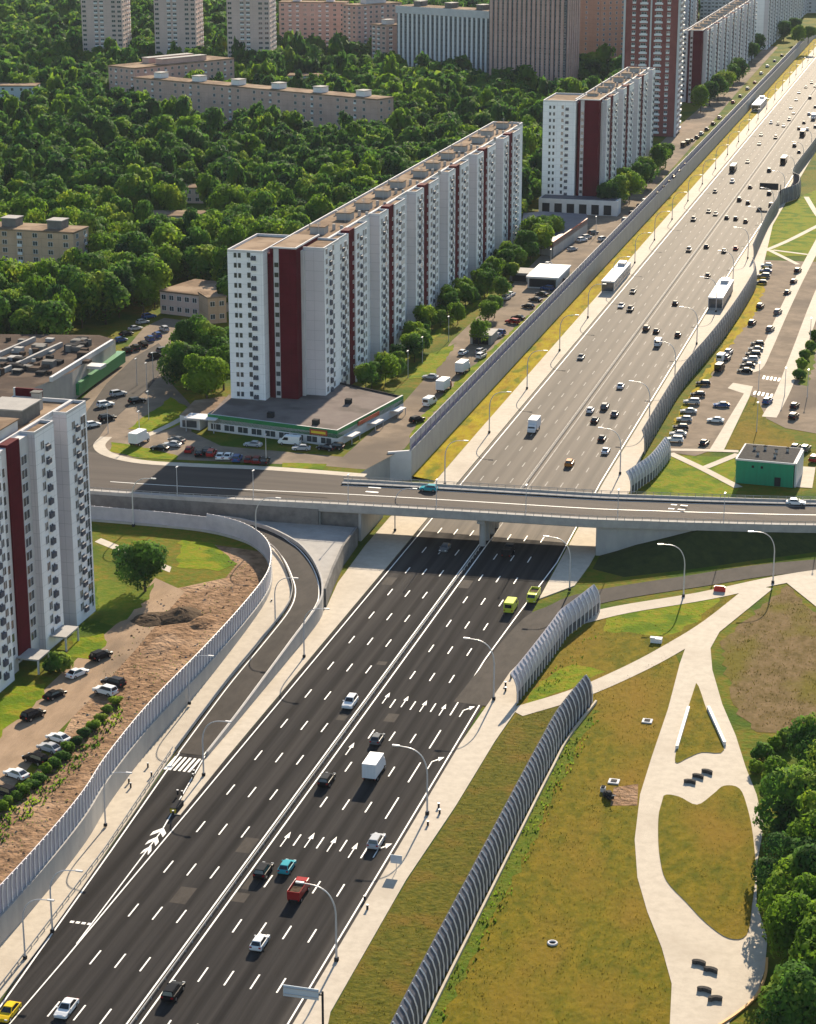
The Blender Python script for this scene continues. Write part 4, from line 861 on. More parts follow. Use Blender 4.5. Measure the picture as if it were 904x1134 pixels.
# red brick tower with white bands
p = at(693, 146, ZU)
t = far_house('tower_block', 'tall red brick tower with white balcony bands right of centre top', 'tower block', None, (p[0], 846, ZU), R(2), 27, 24, 88, 'redbrick', 29, 7, [-1], side=False)
w_ = []
for k in range(29):
    z = 2 + k * 3.03
    for x in (4.6, 9.6, 17, 22): w_.append((x, 0, z + 1, '-Y', 2.6 if x in (9.6, 17) else 1.7, 1.5, 1))
    for y in (3, 8, 13, 18, 22): w_.append((27, y, z + 1, '+X', 2.6, 1.5, 1 if y != 13 else 0))
q = MB()
for k in range(29):
    z = 2 + k * 3.03
    q.box(7.6, 11.6, -.9, -.003, z - .55, z + .35, 'balc'); q.box(15, 19, -.9, -.003, z - .55, z + .35, 'balc')
    q.box(27.003, 27.9, 1, 10.5, z - .55, z + .35, 'balc'); q.box(27.003, 27.9, 15.5, 23, z - .55, z + .35, 'balc')
q.build('balcony_band', t)
q = MB(); q.box(-.6, .4, -.6, .6, 0, 89.5, 'lightgrey'); q.box(12.8, 13.6, -.6, .2, 0, 89.5, 'lightgrey'); q.box(26.6, 27.6, -.6, .6, 0, 89.5, 'lightgrey'); q.build('pilaster', t)
place_windows(t, w_)
# wood clearings: low roofs
for (x, y, w, d, h, l, mm) in [(340, 100, 24, 14, 8, 'low white roofed building in the wood behind the long pink house', 'lightgrey'), (196, 262, 26, 12, 7, 'low grey flat roof among trees behind the low beige house', 'lightgrey'),
                               (204, 226, 20, 10, 6, 'small low roof in the wood farther back than the grey one', 'beige'), (8, 125, 30, 14, 14, 'pale blue grey block at the left edge among trees', 'bluegrey')]:
    p = at(x, y, ZU); far_house('low_house', l, 'house', None, (p[0] - w / 2, p[1], ZU), R(12), w, d, h, mm, 2 if h < 9 else 4, 6, [0], side=False, cap=100)
# distant skyline right
for k, (x, y, w, h, mm, l) in enumerate([(862, 14, 60, 26, 'lightgrey', 'low pale building at the very end of the motorway, top right'), (775, 22, 30, 90, 'lightgrey', 'tall pale tower far away just right of the red tower')]):
    p = at(x, y, ZU); far_house('tower_block' if h > 50 else 'low_house', l, 'building', None, (p[0], p[1], ZU), R(8), w, 18, h, mm, max(4, h // 3), 10, [0, 1], winw=2, roofbox=2)
# mall at the left edge
t = house('mall', 'wide low mall with cluttered brown roof and green glass front at left', 'mall', None, (-140, 330, ZU))
Pm = [at(*p, 15) for p in [(-60, 470), (80, 412), (128, 376), (110, 371), (0, 370), (-80, 372)]]
q = MB(); q.prism([(a + 140, b - 330) for a, b in Pm], 0, 8, 'tarb', 'concrete'); q.build('wall', t)
for (a, b) in (((58, 421), (126, 379)), ((-40, 432), (70, 382)), ((-60, 420), (40, 376))):
    a = at(*a, 15.5); b = at(*b, 15.5); q = MB(); q.wall([(a[0] + 140, a[1] - 330, 8, 9.3), (b[0] + 140, b[1] - 330, 8, 9.3)], .8, 'lightgrey' if b[0] > -135 else 'concrete'); q.build('roof_beam', t)
r5 = random.Random(5)
for k in range(60):
    p = at(r5.uniform(-20, 100), r5.uniform(375, 415), 15.3); s_ = r5.uniform(.4, 1.9)
    if not inpoly(p[0], p[1], Pm): continue
    q = MB(); q.box(-s_, s_, -s_ * .8, s_ * .8, 8, 8 + r5.uniform(.6, 1.8), r5.choice(['concrete', 'cdark', 'dark', 'tarb', 'cdark'])); q.build('roof_unit', t, (p[0] + 140, p[1] - 330, 0))
a = at(76, 421, 12); b = at(128, 385, 12); q = MB(); q.wall([(a[0] + 140.6, a[1] - 330.3, 1, 4.2), (b[0] + 140.6, b[1] - 330.3, 1, 4.2)], -2.4, 'green'); q.build('green_front', t)
a = at(98, 410, 12); q = MB(); q.box(-1.5, 3.5, -2, 2, 5.9, 6.7, 'lightgrey'); q.build('canopy', t, (a[0] + 141, a[1] - 330, 0))
# building 2 podium + dark roofed hall
t = house('hall', 'low hall with dark flat roof and red awning between two slab blocks', 'hall', None, (-60, 560, ZU))
Ph = [at(*p, ZU + 5) for p in [(575, 262), (613, 269), (651, 243), (650, 237), (600, 234), (580, 236)]]
Ph = [(a + 60, b - 560) for a, b in Ph]
q = MB(); q.prism(Ph, 0, 5, 'soundd', 'concrete'); q.build('wall', t)
q = MB(); q.wall([(a, b, 3.4, 5.4) for a, b in (Ph[0], Ph[1], Ph[2])], .5, 'redawn'); q.build('fascia', t)
t = house('podium', 'white arched podium at the foot of the second slab block', 'podium', None, (-50, 605, ZU))
q = MB(); q.box(-18, 14, -1, 7.5, 0, 6, 'lightgrey'); q.box(-17, 13, -.5, 7, 6, 6.3, 'soundd'); q.build('wall', t)
for k in range(6):
    q = MB(); q.box(-16.5 + 5 * k, -13.5 + 5 * k, -1.2, -.9, .3, 4.2, 'dark'); q.build('arch', t)
# white kiosk on the terrace by the wall and grey garage
t = house('kiosk', 'white roofed kiosk on the terrace against the retaining wall', 'kiosk', None, (-36.5, 466, ZU))
q = MB(); q.box(-5.2, 5, -10, 12, 0, 3.6, 'lightgrey'); q.build('wall', t); q = MB(); q.box(-5.6, 5.4, -10.6, 12.4, 3.6, 4.1, 'balc'); q.build('roof', t); q = MB(); q.box(-4.6, 4.4, -10.2, -9.95, .5, 3.2, 'dark'); q.build('shutter', t)
for (x, y, l) in ((536, 378, 'small grey flat roofed garage by the service street'), (578, 309, 'small dark garage under trees by the service street')):
    p = at(x, y, ZU); t = house('garage', l, 'garage', None, (p[0], p[1], ZU)); q = MB(); q.box(-3.2, 3.2, -4.5, 4.5, 0, 2.7, 'concrete'); q.build('wall', t); q = MB(); q.box(-3.5, 3.5, -4.8, 4.8, 2.7, 3, 'paved'); q.build('roof', t); q = MB(); q.box(-2.4, 2.4, -4.6, -4.45, .1, 2.2, 'dark'); q.build('door', t)
# underpass pavilions either side of the motorway
def pavilion(label, x, y, l, w=4.6, glassy=True, rz=0):
    t = house('bus_shelter', label, 'bus shelter', 'long white glazed shelters', (x, y, .15), rz)
    q = MB(); q.box(-w / 2, w / 2, 0, l, 3.6, 4.1, 'balc'); q.build('roof', t)
    q = MB(); q.box(-w / 2 + .15, w / 2 - .15, .15, l - .15, 0, .5, 'concrete'); q.build('plinth', t)
    q = MB(); q.box(-w / 2 + .2, w / 2 - .2, .2, l - .2, .5, 3.6, 'glass'); q.build('glazing', t)
    q = MB(); 
    for k in range(int(l / 3) + 1):
        for s in (-1, 1): q.box(s * (w / 2 - .16) - .07, s * (w / 2 - .16) + .07, .16 + k * 3 - .0, .16 + k * 3 + .14, .5, 3.6, 'frame')
    q.build('frame', t)
    q = MB(); q.box(-1.3, 1.3, l - 8, l - 3, 4.1, 5.3, 'steel'); q.build('roof_unit', t)
p = at(672, 322); pavilion('white glazed shelter on the left pavement under the retaining wall', p[0] + 1.0, p[1] - 4, 36)
p = at(788, 343); pavilion('white glazed shelter on the right pavement beside the dark noise barrier', p[0] + 1.2, p[1], 32, 5)
p = at(836, 122); pavilion('far white shelter at the left kerb high up the motorway', p[0] + 1.5, p[1] - 10, 40, 5)
# green clad building right
t = house('utility_building', 'green clad utility building with grey flat roof at the right edge', 'utility building', None, (56, 270, 0), R(-3))
q = MB(); q.box(-7, 7, 0, 14, 0, 5.8, 'teal'); q.build('wall', t)
q = MB(); q.box(-7.2, 7.2, -.2, 14.2, 5.8, 6.2, 'lightgrey'); q.box(-6.8, 6.8, .2, 13.8, 6.2, 6.26, 'stone'); q.build('roof', t)
for (x, y) in ((-4, 9), (-1.5, 10), (1.5, 8), (4, 10), (-2.5, 4.5), (1.8, 4)):
    q = MB(); q.cyl((x, y, 6.26), .32, .8, 'steel'); q.cyl((x, y, 7.06), .5, .18, 'dark'); q.build('vent', t)
q = MB(); q.box(7.2, 7.6, 0.5, 13.5, 0, 6.0, 'lightgrey'); q.build('side_wall', t)
q = MB(); q.box(2.5, 4, -.12, -.02, .1, 2.3, 'dark'); q.build('door', t)
q = MB(); q.box(-3.2, -2.6, -.1, .05, 4.2, 4.8, 'dark'); q.box(-1, -.4, -.1, .05, 4.2, 4.8, 'dark'); q.build('vent_grille', t)
# ================================================================== TREES
def leaf_quads(rs, n, Rx, Rz, zc, lobes, leaf, spread=(.3, .72)):
    """n leaf-sized quads spread over `lobes` clumps of an uneven crown; returns (4n, 3)"""
    d = rs.normal(size=(lobes, 3)); d /= np.linalg.norm(d, axis=1)[:, None]
    rad = rs.uniform(*spread, (lobes, 1))
    c = d * rad * np.array([Rx, Rx, Rz]); c[:, 2] += zc
    lr = rs.uniform(.36, .58, lobes) * Rx
    c[0] = (0, 0, zc); lr[0] = Rx * .7
    w = lr ** 2; w /= w.sum()
    k = rs.choice(lobes, n, p=w)
    u = rs.normal(size=(n, 3)); u /= np.linalg.norm(u, axis=1)[:, None]
    u[:, 2] = np.where(rs.random(n) < .35, np.abs(u[:, 2]), u[:, 2])
    r = lr[k] * rs.uniform(.72, 1.06, n)
    p = c[k] + u * r[:, None]
    nrm = u + rs.normal(scale=.45, size=(n, 3)); nrm /= np.linalg.norm(nrm, axis=1)[:, None]
    a = np.cross(nrm, rs.normal(size=(n, 3))); a /= np.linalg.norm(a, axis=1)[:, None]
    b = np.cross(nrm, a)
    s = leaf * rs.uniform(.6, 1.25, n)[:, None]
    q = np.stack([p + a * s, p + b * s * .62, p - a * s, p - b * s * .62], 1)
    nn = u * .8 + nrm * .35; nn /= np.linalg.norm(nn, axis=1)[:, None]
    return np.concatenate([q, np.repeat(nn[:, None, :], 4, 1)], 2).reshape(-1, 6)
def quads_mesh(name, V, m):
    NN = V[:, 3:]; V = np.ascontiguousarray(V[:, :3])
    n = len(V) // 4; me = bpy.data.meshes.new(name)
    me.vertices.add(len(V)); me.vertices.foreach_set('co', V.astype(np.float32).ravel())
    me.loops.add(4 * n); me.loops.foreach_set('vertex_index', np.arange(4 * n, dtype=np.int32))
    me.polygons.add(n); me.polygons.foreach_set('loop_start', np.arange(0, 4 * n, 4, dtype=np.int32)); me.polygons.foreach_set('loop_total', np.full(n, 4, dtype=np.int32))
    me.materials.append(M[m]); me.polygons.foreach_set('use_smooth', np.ones(n, dtype=bool)); me.update(calc_edges=True)
    me.normals_split_custom_set_from_vertices(NN.astype(np.float32)); return me
def trunk_mesh(seed, h, r, limbs=5):
    q = MB(); rr = random.Random(seed); q.tube([(0, 0, -.2), (.1, 0, h * .5), (rr.uniform(-.3, .3), rr.uniform(-.3, .3), h)], [r, r * .75, r * .4], 'bark', 7)
    for k in range(limbs):
        a = 2 * math.pi * k / limbs + rr.uniform(-.4, .4); z = h * rr.uniform(.45, .8); l = h * rr.uniform(.35, .55)
        q.tube([(0.05, 0, z), (math.cos(a) * l * .5, math.sin(a) * l * .5, z + l * .45), (math.cos(a) * l, math.sin(a) * l, z + l * .7)], [r * .45, r * .3, r * .12], 'bark', 5)
    return q.mesh('trunk')
rs = np.random.default_rng(11)
# crown kinds: detailed (near), forest (middle)
NEARC = [(quads_mesh('crown', leaf_quads(rs, 9000, 4.4, 4.9, 6.6, 22, .34, (.4, 1.0)), m), trunk_mesh(s, 6.2, .3)) for s, m in ((1, 'leaf'), (2, 'leaf'), (3, 'leafb'))]
MIDC = [(quads_mesh('crown', leaf_quads(rs, 2600, 5.2 + .5 * (s % 3), 5.4 + .6 * (s % 2), 8.2, 15, .62), 'leafb' if s in (2, 5) else 'leaf'), trunk_mesh(20 + s, 6, .28, 4)) for s in range(7)]
BUSHC = [(quads_mesh('crown', leaf_quads(rs, 900, 1.3, 1.0, 1.0, 9, .26), m), trunk_mesh(40 + s, 1.0, .07, 3)) for s, m in enumerate(('leaf', 'leafb', 'leaf'))]
def tree(name, label, cat, group, kind, x, y, z, sc=1.0, sz=None):
    t = empty(name, (x, y, z), rng.uniform(0, 6.28)); t.scale = (sc, sc, sz or sc); tag(t, label, cat, group)
    c, k = kind; link('crown', c, t); link('trunk', k, t); return t
BL = [((900, 845), 1.0, 0, 'topmost dark green tree at the right edge above the promenade'), ((862, 878), .72, 2, 'small bright tree touching the promenade at the right edge'),
      ((893, 925), 1.15, 0, 'largest dark tree in the right edge clump by the grass island'), ((868, 985), .8, 1, 'dark rounded tree left in the right edge clump over the path'),
      ((902, 1010), 1.05, 1, 'dark tree behind the bright one at right edge'), ((885, 1062), 1.05, 2, 'bright leafy tree at right edge shading the lower promenade'),
      ((912, 1095), 1.1, 2, 'pale green tree cut by the right edge near the bottom'), ((882, 1150), 1.0, 0, 'lowest dark tree in bottom right corner beside the orange kerb'), ((872, 1020), .9, 2, 'small pale tree between the dark clump and lower promenade'), ((905, 965), 1.1, 2, 'bright crown in the middle of the right edge clump'), ((880, 905), .85, 2, 'bright low tree on the path side of the largest dark tree'), ((925, 905), 1.1, 1, 'tree half outside the right edge behind the largest one'), ((925, 960), 1.2, 0, 'tree mostly outside the right edge, level with the grass island')]
for (px_, py_), s, k, l in BL:
    p = at(px_ + 6, py_ + 28, 0); tree('leafy_tree', l, 'tree', 'trees at the right edge', NEARC[k], p[0], p[1], 0, s * 1.22)
BU = [((845, 842), 'bush'), ((858, 832), 'bush'), ((870, 826), 'bush'), ((882, 822), 'bush'), ((838, 856), 'bush'), ((850, 868), 'bush'), ((893, 815), 'bush')]
for i, ((px_, py_), _) in enumerate(BU):
    p = at(px_, py_, 0); tree('bush', '%s low bright bush from the path end below the dry meadow' % ORD[i], 'bush', 'bushes below the dry meadow', BUSHC[i % 3], p[0], p[1], 0, rng.uniform(1.0, 1.7))
p = at(161, 655, ZN); tree('leafy_tree', 'lone round green tree between white tower block and curved fence', 'tree', None, NEARC[0], p[0], p[1], ZN, 1.05)
p = at(66, 744, ZN); tree('bush', 'large dark bush beside the entrance of the left tower block', 'bush', None, BUSHC[0], p[0], p[1], ZN, 2.2, 1.9)
for (x, y), s, k, l in [((230, 446), 1.5, 2, 'broad bright green tree left of the slab block and shop'), ((207, 428), 1.55, 0, 'tall dark tree left of the broad bright one by the street'), ((248, 428), 1.3, 2, 'tree squeezed against the white end of the longest slab'),
                        ((213, 404), 1.5, 1, 'dark tree behind the tall one beside the parked cars'), ((252, 400), 1.3, 0, 'tree behind the slab block end, half hidden by it'), ((236, 410), 1.4, 1, 'tree in the middle of the clump left of the slab end')]:
    p = at(x, y + 4, ZU); tree('leafy_tree', l, 'tree', 'trees left of the long slab', NEARC[k], p[0], p[1], ZU, s * .82)
# hedge between the car park and the earth
for i in range(17):
    f = i / 16; p = at(-8 + 136 * f, 905 - 127 * f + 8 * math.sin(f * 3), ZN)
    tree('hedge_bush', '%s low green bush from the left edge between parked cars and bare earth' % ORD[i], 'bush', 'bushes along the yard edge', BUSHC[i % 3], p[0], p[1], ZN, rng.uniform(.85, 1.25), rng.uniform(.6, .9))
# shrubs and small trees along the slab block
for i in range(52):
    y = 306 + i * 4.7; x = -56.5 + rng.uniform(-1.5, 5.5) + (3 if i > 40 else 0); s = rng.uniform(.36, .66) if i < 42 else rng.uniform(.6, .85)
    tree('leafy_tree', '%s small green tree along the foot of the longest slab from the shop' % ORD[i], 'tree', 'trees along the long slab', MIDC[i % 7], x, y, ZU, s)
for i, (x, y) in enumerate([(672, 236), (684, 232), (697, 226), (708, 212), (716, 207), (728, 193), (737, 186), (690, 218)]):
    p = at(x, y, ZU); tree('leafy_tree', '%s green tree from the podium along the second slab block' % ORD[i], 'tree', 'trees along the second slab', MIDC[i % 7], p[0], p[1], ZU, .95)
for i, (x, y) in enumerate([(548, 352), (541, 360), (556, 332), (566, 312), (575, 300), (590, 290), (530, 382)]):
    p = at(x, y, ZU); tree('leafy_tree', '%s bushy tree from the viewer beside the service street garages' % ORD[i], 'tree', 'trees by the service street', MIDC[(i * 2) % 7], p[0], p[1], ZU, .55)
for i, (x, y) in enumerate([(786, 117), (795, 112), (802, 106), (812, 96), (819, 90), (776, 124), (790, 80), (832, 70), (838, 62), (846, 40), (856, 32), (868, 45), (885, 50), (895, 48), (880, 40)]):
    p = at(x, y, ZU); tree('leafy_tree', '%s dark tree going up the street past the hazy slab block' % ORD[i], 'tree', 'trees along the far street', MIDC[i % 7], p[0], p[1], ZU, 1.05)
for i, (x, y) in enumerate([(884, 420), (888, 410), (892, 398), (897, 388), (902, 378)]):
    p = at(x, y, 0); tree('bush', '%s low bush from below on the right edge verge by the road' % ORD[i], 'bush', 'bushes on the right verge', BUSHC[i % 3], p[0], p[1], 0, 1.6)
# the wood: the nearest 230 trees as trees, the rest as one mass
FOREST = ats([(-60, 402), (60, 392), (122, 372), (172, 350), (182, 324), (246, 322), (258, 372), (262, 380), (330, 300), (430, 255), (590, 250), (603, 215), (640, 185), (690, 150), (700, 110), (740, 60), (790, 5), (790, -12), (-60, -12)], ZU)
AVOID = []
for o in list(COL.objects):
    if o.type == 'EMPTY' and o.get('category') in ('apartment block', 'brick house', 'house', 'tower block', 'building', 'mall', 'hall', 'podium'):
        w = next((c for c in o.children if c.name.startswith('wall')), None)
        if w is None: continue
        xs_ = [v.co.x for v in w.data.vertices]; ys_ = [v.co.y for v in w.data.vertices]
        c_, s_ = math.cos(o.rotation_euler.z), math.sin(o.rotation_euler.z)
        AVOID.append((o.location.x, o.location.y, c_, s_, min(xs_) - 4, max(xs_) + 4, min(ys_) - (32 if o['category'] in ('brick house', 'house') else 20), max(ys_) + 4))
def blocked(x, y):
    for ox, oy, c_, s_, a, b, c, d in AVOID:
        dx, dy = x - ox, y - oy; lx, ly = dx * c_ + dy * s_, -dx * s_ + dy * c_
        if a < lx < b and c < ly < d: return True
    return False
CLEAR = [ats(p, ZU) for p in ([(305, 112), (345, 118), (345, 100), (305, 98)], [(195, 245), (230, 246), (230, 236), (195, 235)], [(150, 275), (230, 272), (230, 262), (150, 262)], [(415, 165), (470, 160), (470, 152), (415, 155)], [(560, 108), (640, 120), (690, 110), (640, 102)], [(200, 275), (225, 275), (225, 250), (200, 250)])]
pts = []
y = 330.0
while y < 2900:
    d = y + 230; s = 9.6 if d < 1100 else 9.6 * (d / 1100) ** .7
    x = -1100.0
    while x < 120:
        X = x + rng.uniform(-.42, .42) * s; Y = y + rng.uniform(-.42, .42) * s
        if inpoly(X, Y, FOREST) and not blocked(X, Y) and not inpoly(X, Y, Pm) and not any(inpoly(X, Y, c) for c in CLEAR) and not (X > -72 and Y > 300 and not (555 < Y < 600 and X < -58) and Y < 1000): pts.append((dist(X, Y), X, Y))
        x += s
    y += s
pts.sort()
NI = 225
def zone(X, Y):
    q = FPX  # described by what stands near it
    if Y < 520: return 'leafy tree at the near edge of the wood behind the mall and low house', 'wood trees behind the mall'
    return 'leafy tree in the wood between the longest slab and the long pink house', 'wood trees behind the long slab'
for i, (d, X, Y) in enumerate(pts[:NI]):
    l, g_ = zone(X, Y); tree('leafy_tree', l, 'tree', g_, MIDC[rng.randrange(7)], X, Y, ZU, rng.choice((.75, .95, 1.05, 1.2, 1.3)), rng.uniform(.85, 1.4))
V = []; VI = []
for d, X, Y in pts[NI:]:
    far = d > 1150
    n = 1100 if d < 950 else 700 if not far else (380 if d < 1700 else 170); sc = rng.choice((.75, .95, 1.05, 1.2, 1.35)) * (1 if d < 1100 else min(1.5, (d / 1100) ** .6))
    q = leaf_quads(rs, n, 5.4, 5.6 if not far else 6, 8.2, 10, .85 if d < 950 else 1.05 if not far else 1.45)
    nw = rng.random() < .1; q[:, :3] *= np.array([sc * (.62 if nw else 1), sc * (.62 if nw else 1), sc * (1.25 if nw else rng.uniform(.75, 1.15))]); q[:, :3] += np.array([X, Y, ZU]); V.append(q); VI.append(np.full(len(q) // 4, 1 if rng.random() < .22 else 0, dtype=np.int32))
o = link('wood', quads_mesh('wood', np.concatenate(V), 'leaf')); o.data.materials.append(M['leafb']); o.data.polygons.foreach_set('material_index', np.concatenate(VI)); tag(o, 'dense dark green wood filling the land behind the housing blocks', 'wood', kind='stuff')
print('forest trees', len(pts))
# grass tufts standing on the lawns
def tufts(n, polys, z, hmin, hmax, seed, clump=.25):
    r = np.random.default_rng(seed); out = []; rr = random.Random(seed)
    for poly in polys:
        xs_ = [p[0] for p in poly]; ys_ = [p[1] for p in poly]; area = abs(sum(poly[i - 1][0] * poly[i][1] - poly[i][0] * poly[i - 1][1] for i in range(len(poly)))) / 2
        k = 0; m = int(n * area)
        while k < m:
            cx, cy_ = rr.uniform(min(xs_), max(xs_)), rr.uniform(min(ys_), max(ys_)); s = rr.uniform(.3, 2.2); c = rr.randint(2, 9)
            for _ in range(c):
                x, y = cx + rr.gauss(0, s), cy_ + rr.gauss(0, s)
                if inpoly(x, y, poly): out.append((x, y))
                k += 1
    P = np.array(out); N = len(P); Q = []
    for b in range(2):
        a = r.uniform(0, 6.28, N); h = r.uniform(hmin, hmax, N); w = h * r.uniform(.5, 1.0, N); lean = r.normal(scale=.35, size=(N, 2)) * h[:, None]
        dx, dy = np.cos(a) * w / 2, np.sin(a) * w / 2; Z0 = np.full(N, z - .03)
        A = np.stack([P[:, 0] - dx, P[:, 1] - dy, Z0], 1); B = np.stack([P[:, 0] + dx, P[:, 1] + dy, Z0], 1)
        C = np.stack([P[:, 0] + dx * .6 + lean[:, 0], P[:, 1] + dy * .6 + lean[:, 1], z + h], 1); D = np.stack([P[:, 0] - dx * .6 + lean[:, 0], P[:, 1] - dy * .6 + lean[:, 1], z + h * .85], 1)
        Q.append(np.stack([A, B, C, D], 1).reshape(-1, 3))
    V = np.concatenate(Q); nn = np.tile(np.array([0, .35, 1.0]), (len(V), 1)) + r.normal(scale=.2, size=(len(V), 3)); nn /= np.linalg.norm(nn, axis=1)[:, None]
    return np.concatenate([V, nn], 1)
LAWN = ats([(368, 1126), (450, 980), (507, 897), (552, 820), (575, 795), (640, 772), (702, 745), (743, 722), (748, 740), (735, 788), (718, 840), (704, 882), (698, 930), (701, 972), (712, 1010), (728, 1050), (739, 1090), (736, 1150), (380, 1150)])
LAWN2 = ats([(583, 780), (640, 761), (700, 735), (745, 711), (785, 685), (825, 655), (780, 666), (690, 683), (656, 694), (632, 716), (604, 752)])
MEAD = ats([(872, 652), (900, 678), (930, 700), (930, 780), (900, 808), (840, 808), (822, 790), (806, 740), (804, 712), (832, 685)])
ISL = [ats([(771, 762), (783, 790), (799, 828), (777, 831), (762, 837), (751, 842), (755, 820), (764, 787)]), ats([(738, 884), (752, 886), (772, 895), (802, 874), (818, 876), (831, 926), (834, 966), (825, 1033), (807, 1037), (762, 1000), (741, 975), (733, 925)])]
o = link('grass_tufts', quads_mesh('grass_tufts', np.concatenate([tufts(2.6, [LAWN, LAWN2], -.02, .05, .17, 1), tufts(2.4, [MEAD], -.02, .06, .2, 2), tufts(2.4, ISL, .16, .05, .14, 3)]), 'blade')); tag(o, 'dry brown and green grass tufts over the lawns', 'grass', kind='stuff')
RB = MB(); r8 = random.Random(8); EP = NE[6:40] + ats([(215, 605), (255, 628), (250, 640), (180, 660), (150, 695), (100, 765), (60, 835), (0, 905)], ZN); k = 0
while k < 800:
    x, y = r8.uniform(-60, -25), r8.uniform(20, 185)
    if not inpoly(x, y, EP): continue
    k += 1; s = r8.choice((.12, .14, .18, .22, .32)); n = 5; a0 = r8.uniform(0, 6)
    ring = [(x + s * math.cos(a0 + i * 1.2566) * r8.uniform(.7, 1.3), y + s * math.sin(a0 + i * 1.2566) * r8.uniform(.7, 1.3), ZN) for i in range(n)]; top_ = (x + r8.uniform(-.1, .1), y, ZN + s * r8.uniform(.5, 1.0)); mm = r8.choice(('dirt', 'dirt', 'dirt', 'cdark'))
    for i in range(n): RB.face([ring[i], ring[(i + 1) % n], top_], mm)
o = RB.build('rubble'); tag(o, 'loose clods and stones scattered over the bare reddish earth', 'rubble', kind='stuff')
EW = [a for a in ats([(-12, 898), (60, 838), (128, 776), (140, 792), (100, 838), (62, 878), (0, 940)], ZN)]
o = link('weeds', quads_mesh('weeds', np.concatenate([tufts(4.5, [EW], ZN, .2, .5, 9), tufts(1.0, [EP], ZN, .05, .2, 10)[:9000 * 4]]), 'leafb')); tag(o, 'low green weeds between the hedge bushes and bare earth', 'weeds', kind='stuff')
WEED = ats([(660, 788), (668, 790), (645, 832), (618, 882), (580, 965), (505, 1112), (480, 1150), (466, 1150), (520, 1035), (586, 903), (626, 822)])
o = link('weeds', quads_mesh('weeds', np.concatenate([tufts(2.2, [WEED], -.02, .1, .42, 5), tufts(2.0, [ats([(580, 782), (600, 752), (640, 716), (662, 690), (668, 700), (650, 725), (612, 765)])], -.02, .1, .35, 6)]), 'leafb')); tag(o, 'lush bright green weeds growing along barrier foot', 'weeds', kind='stuff')
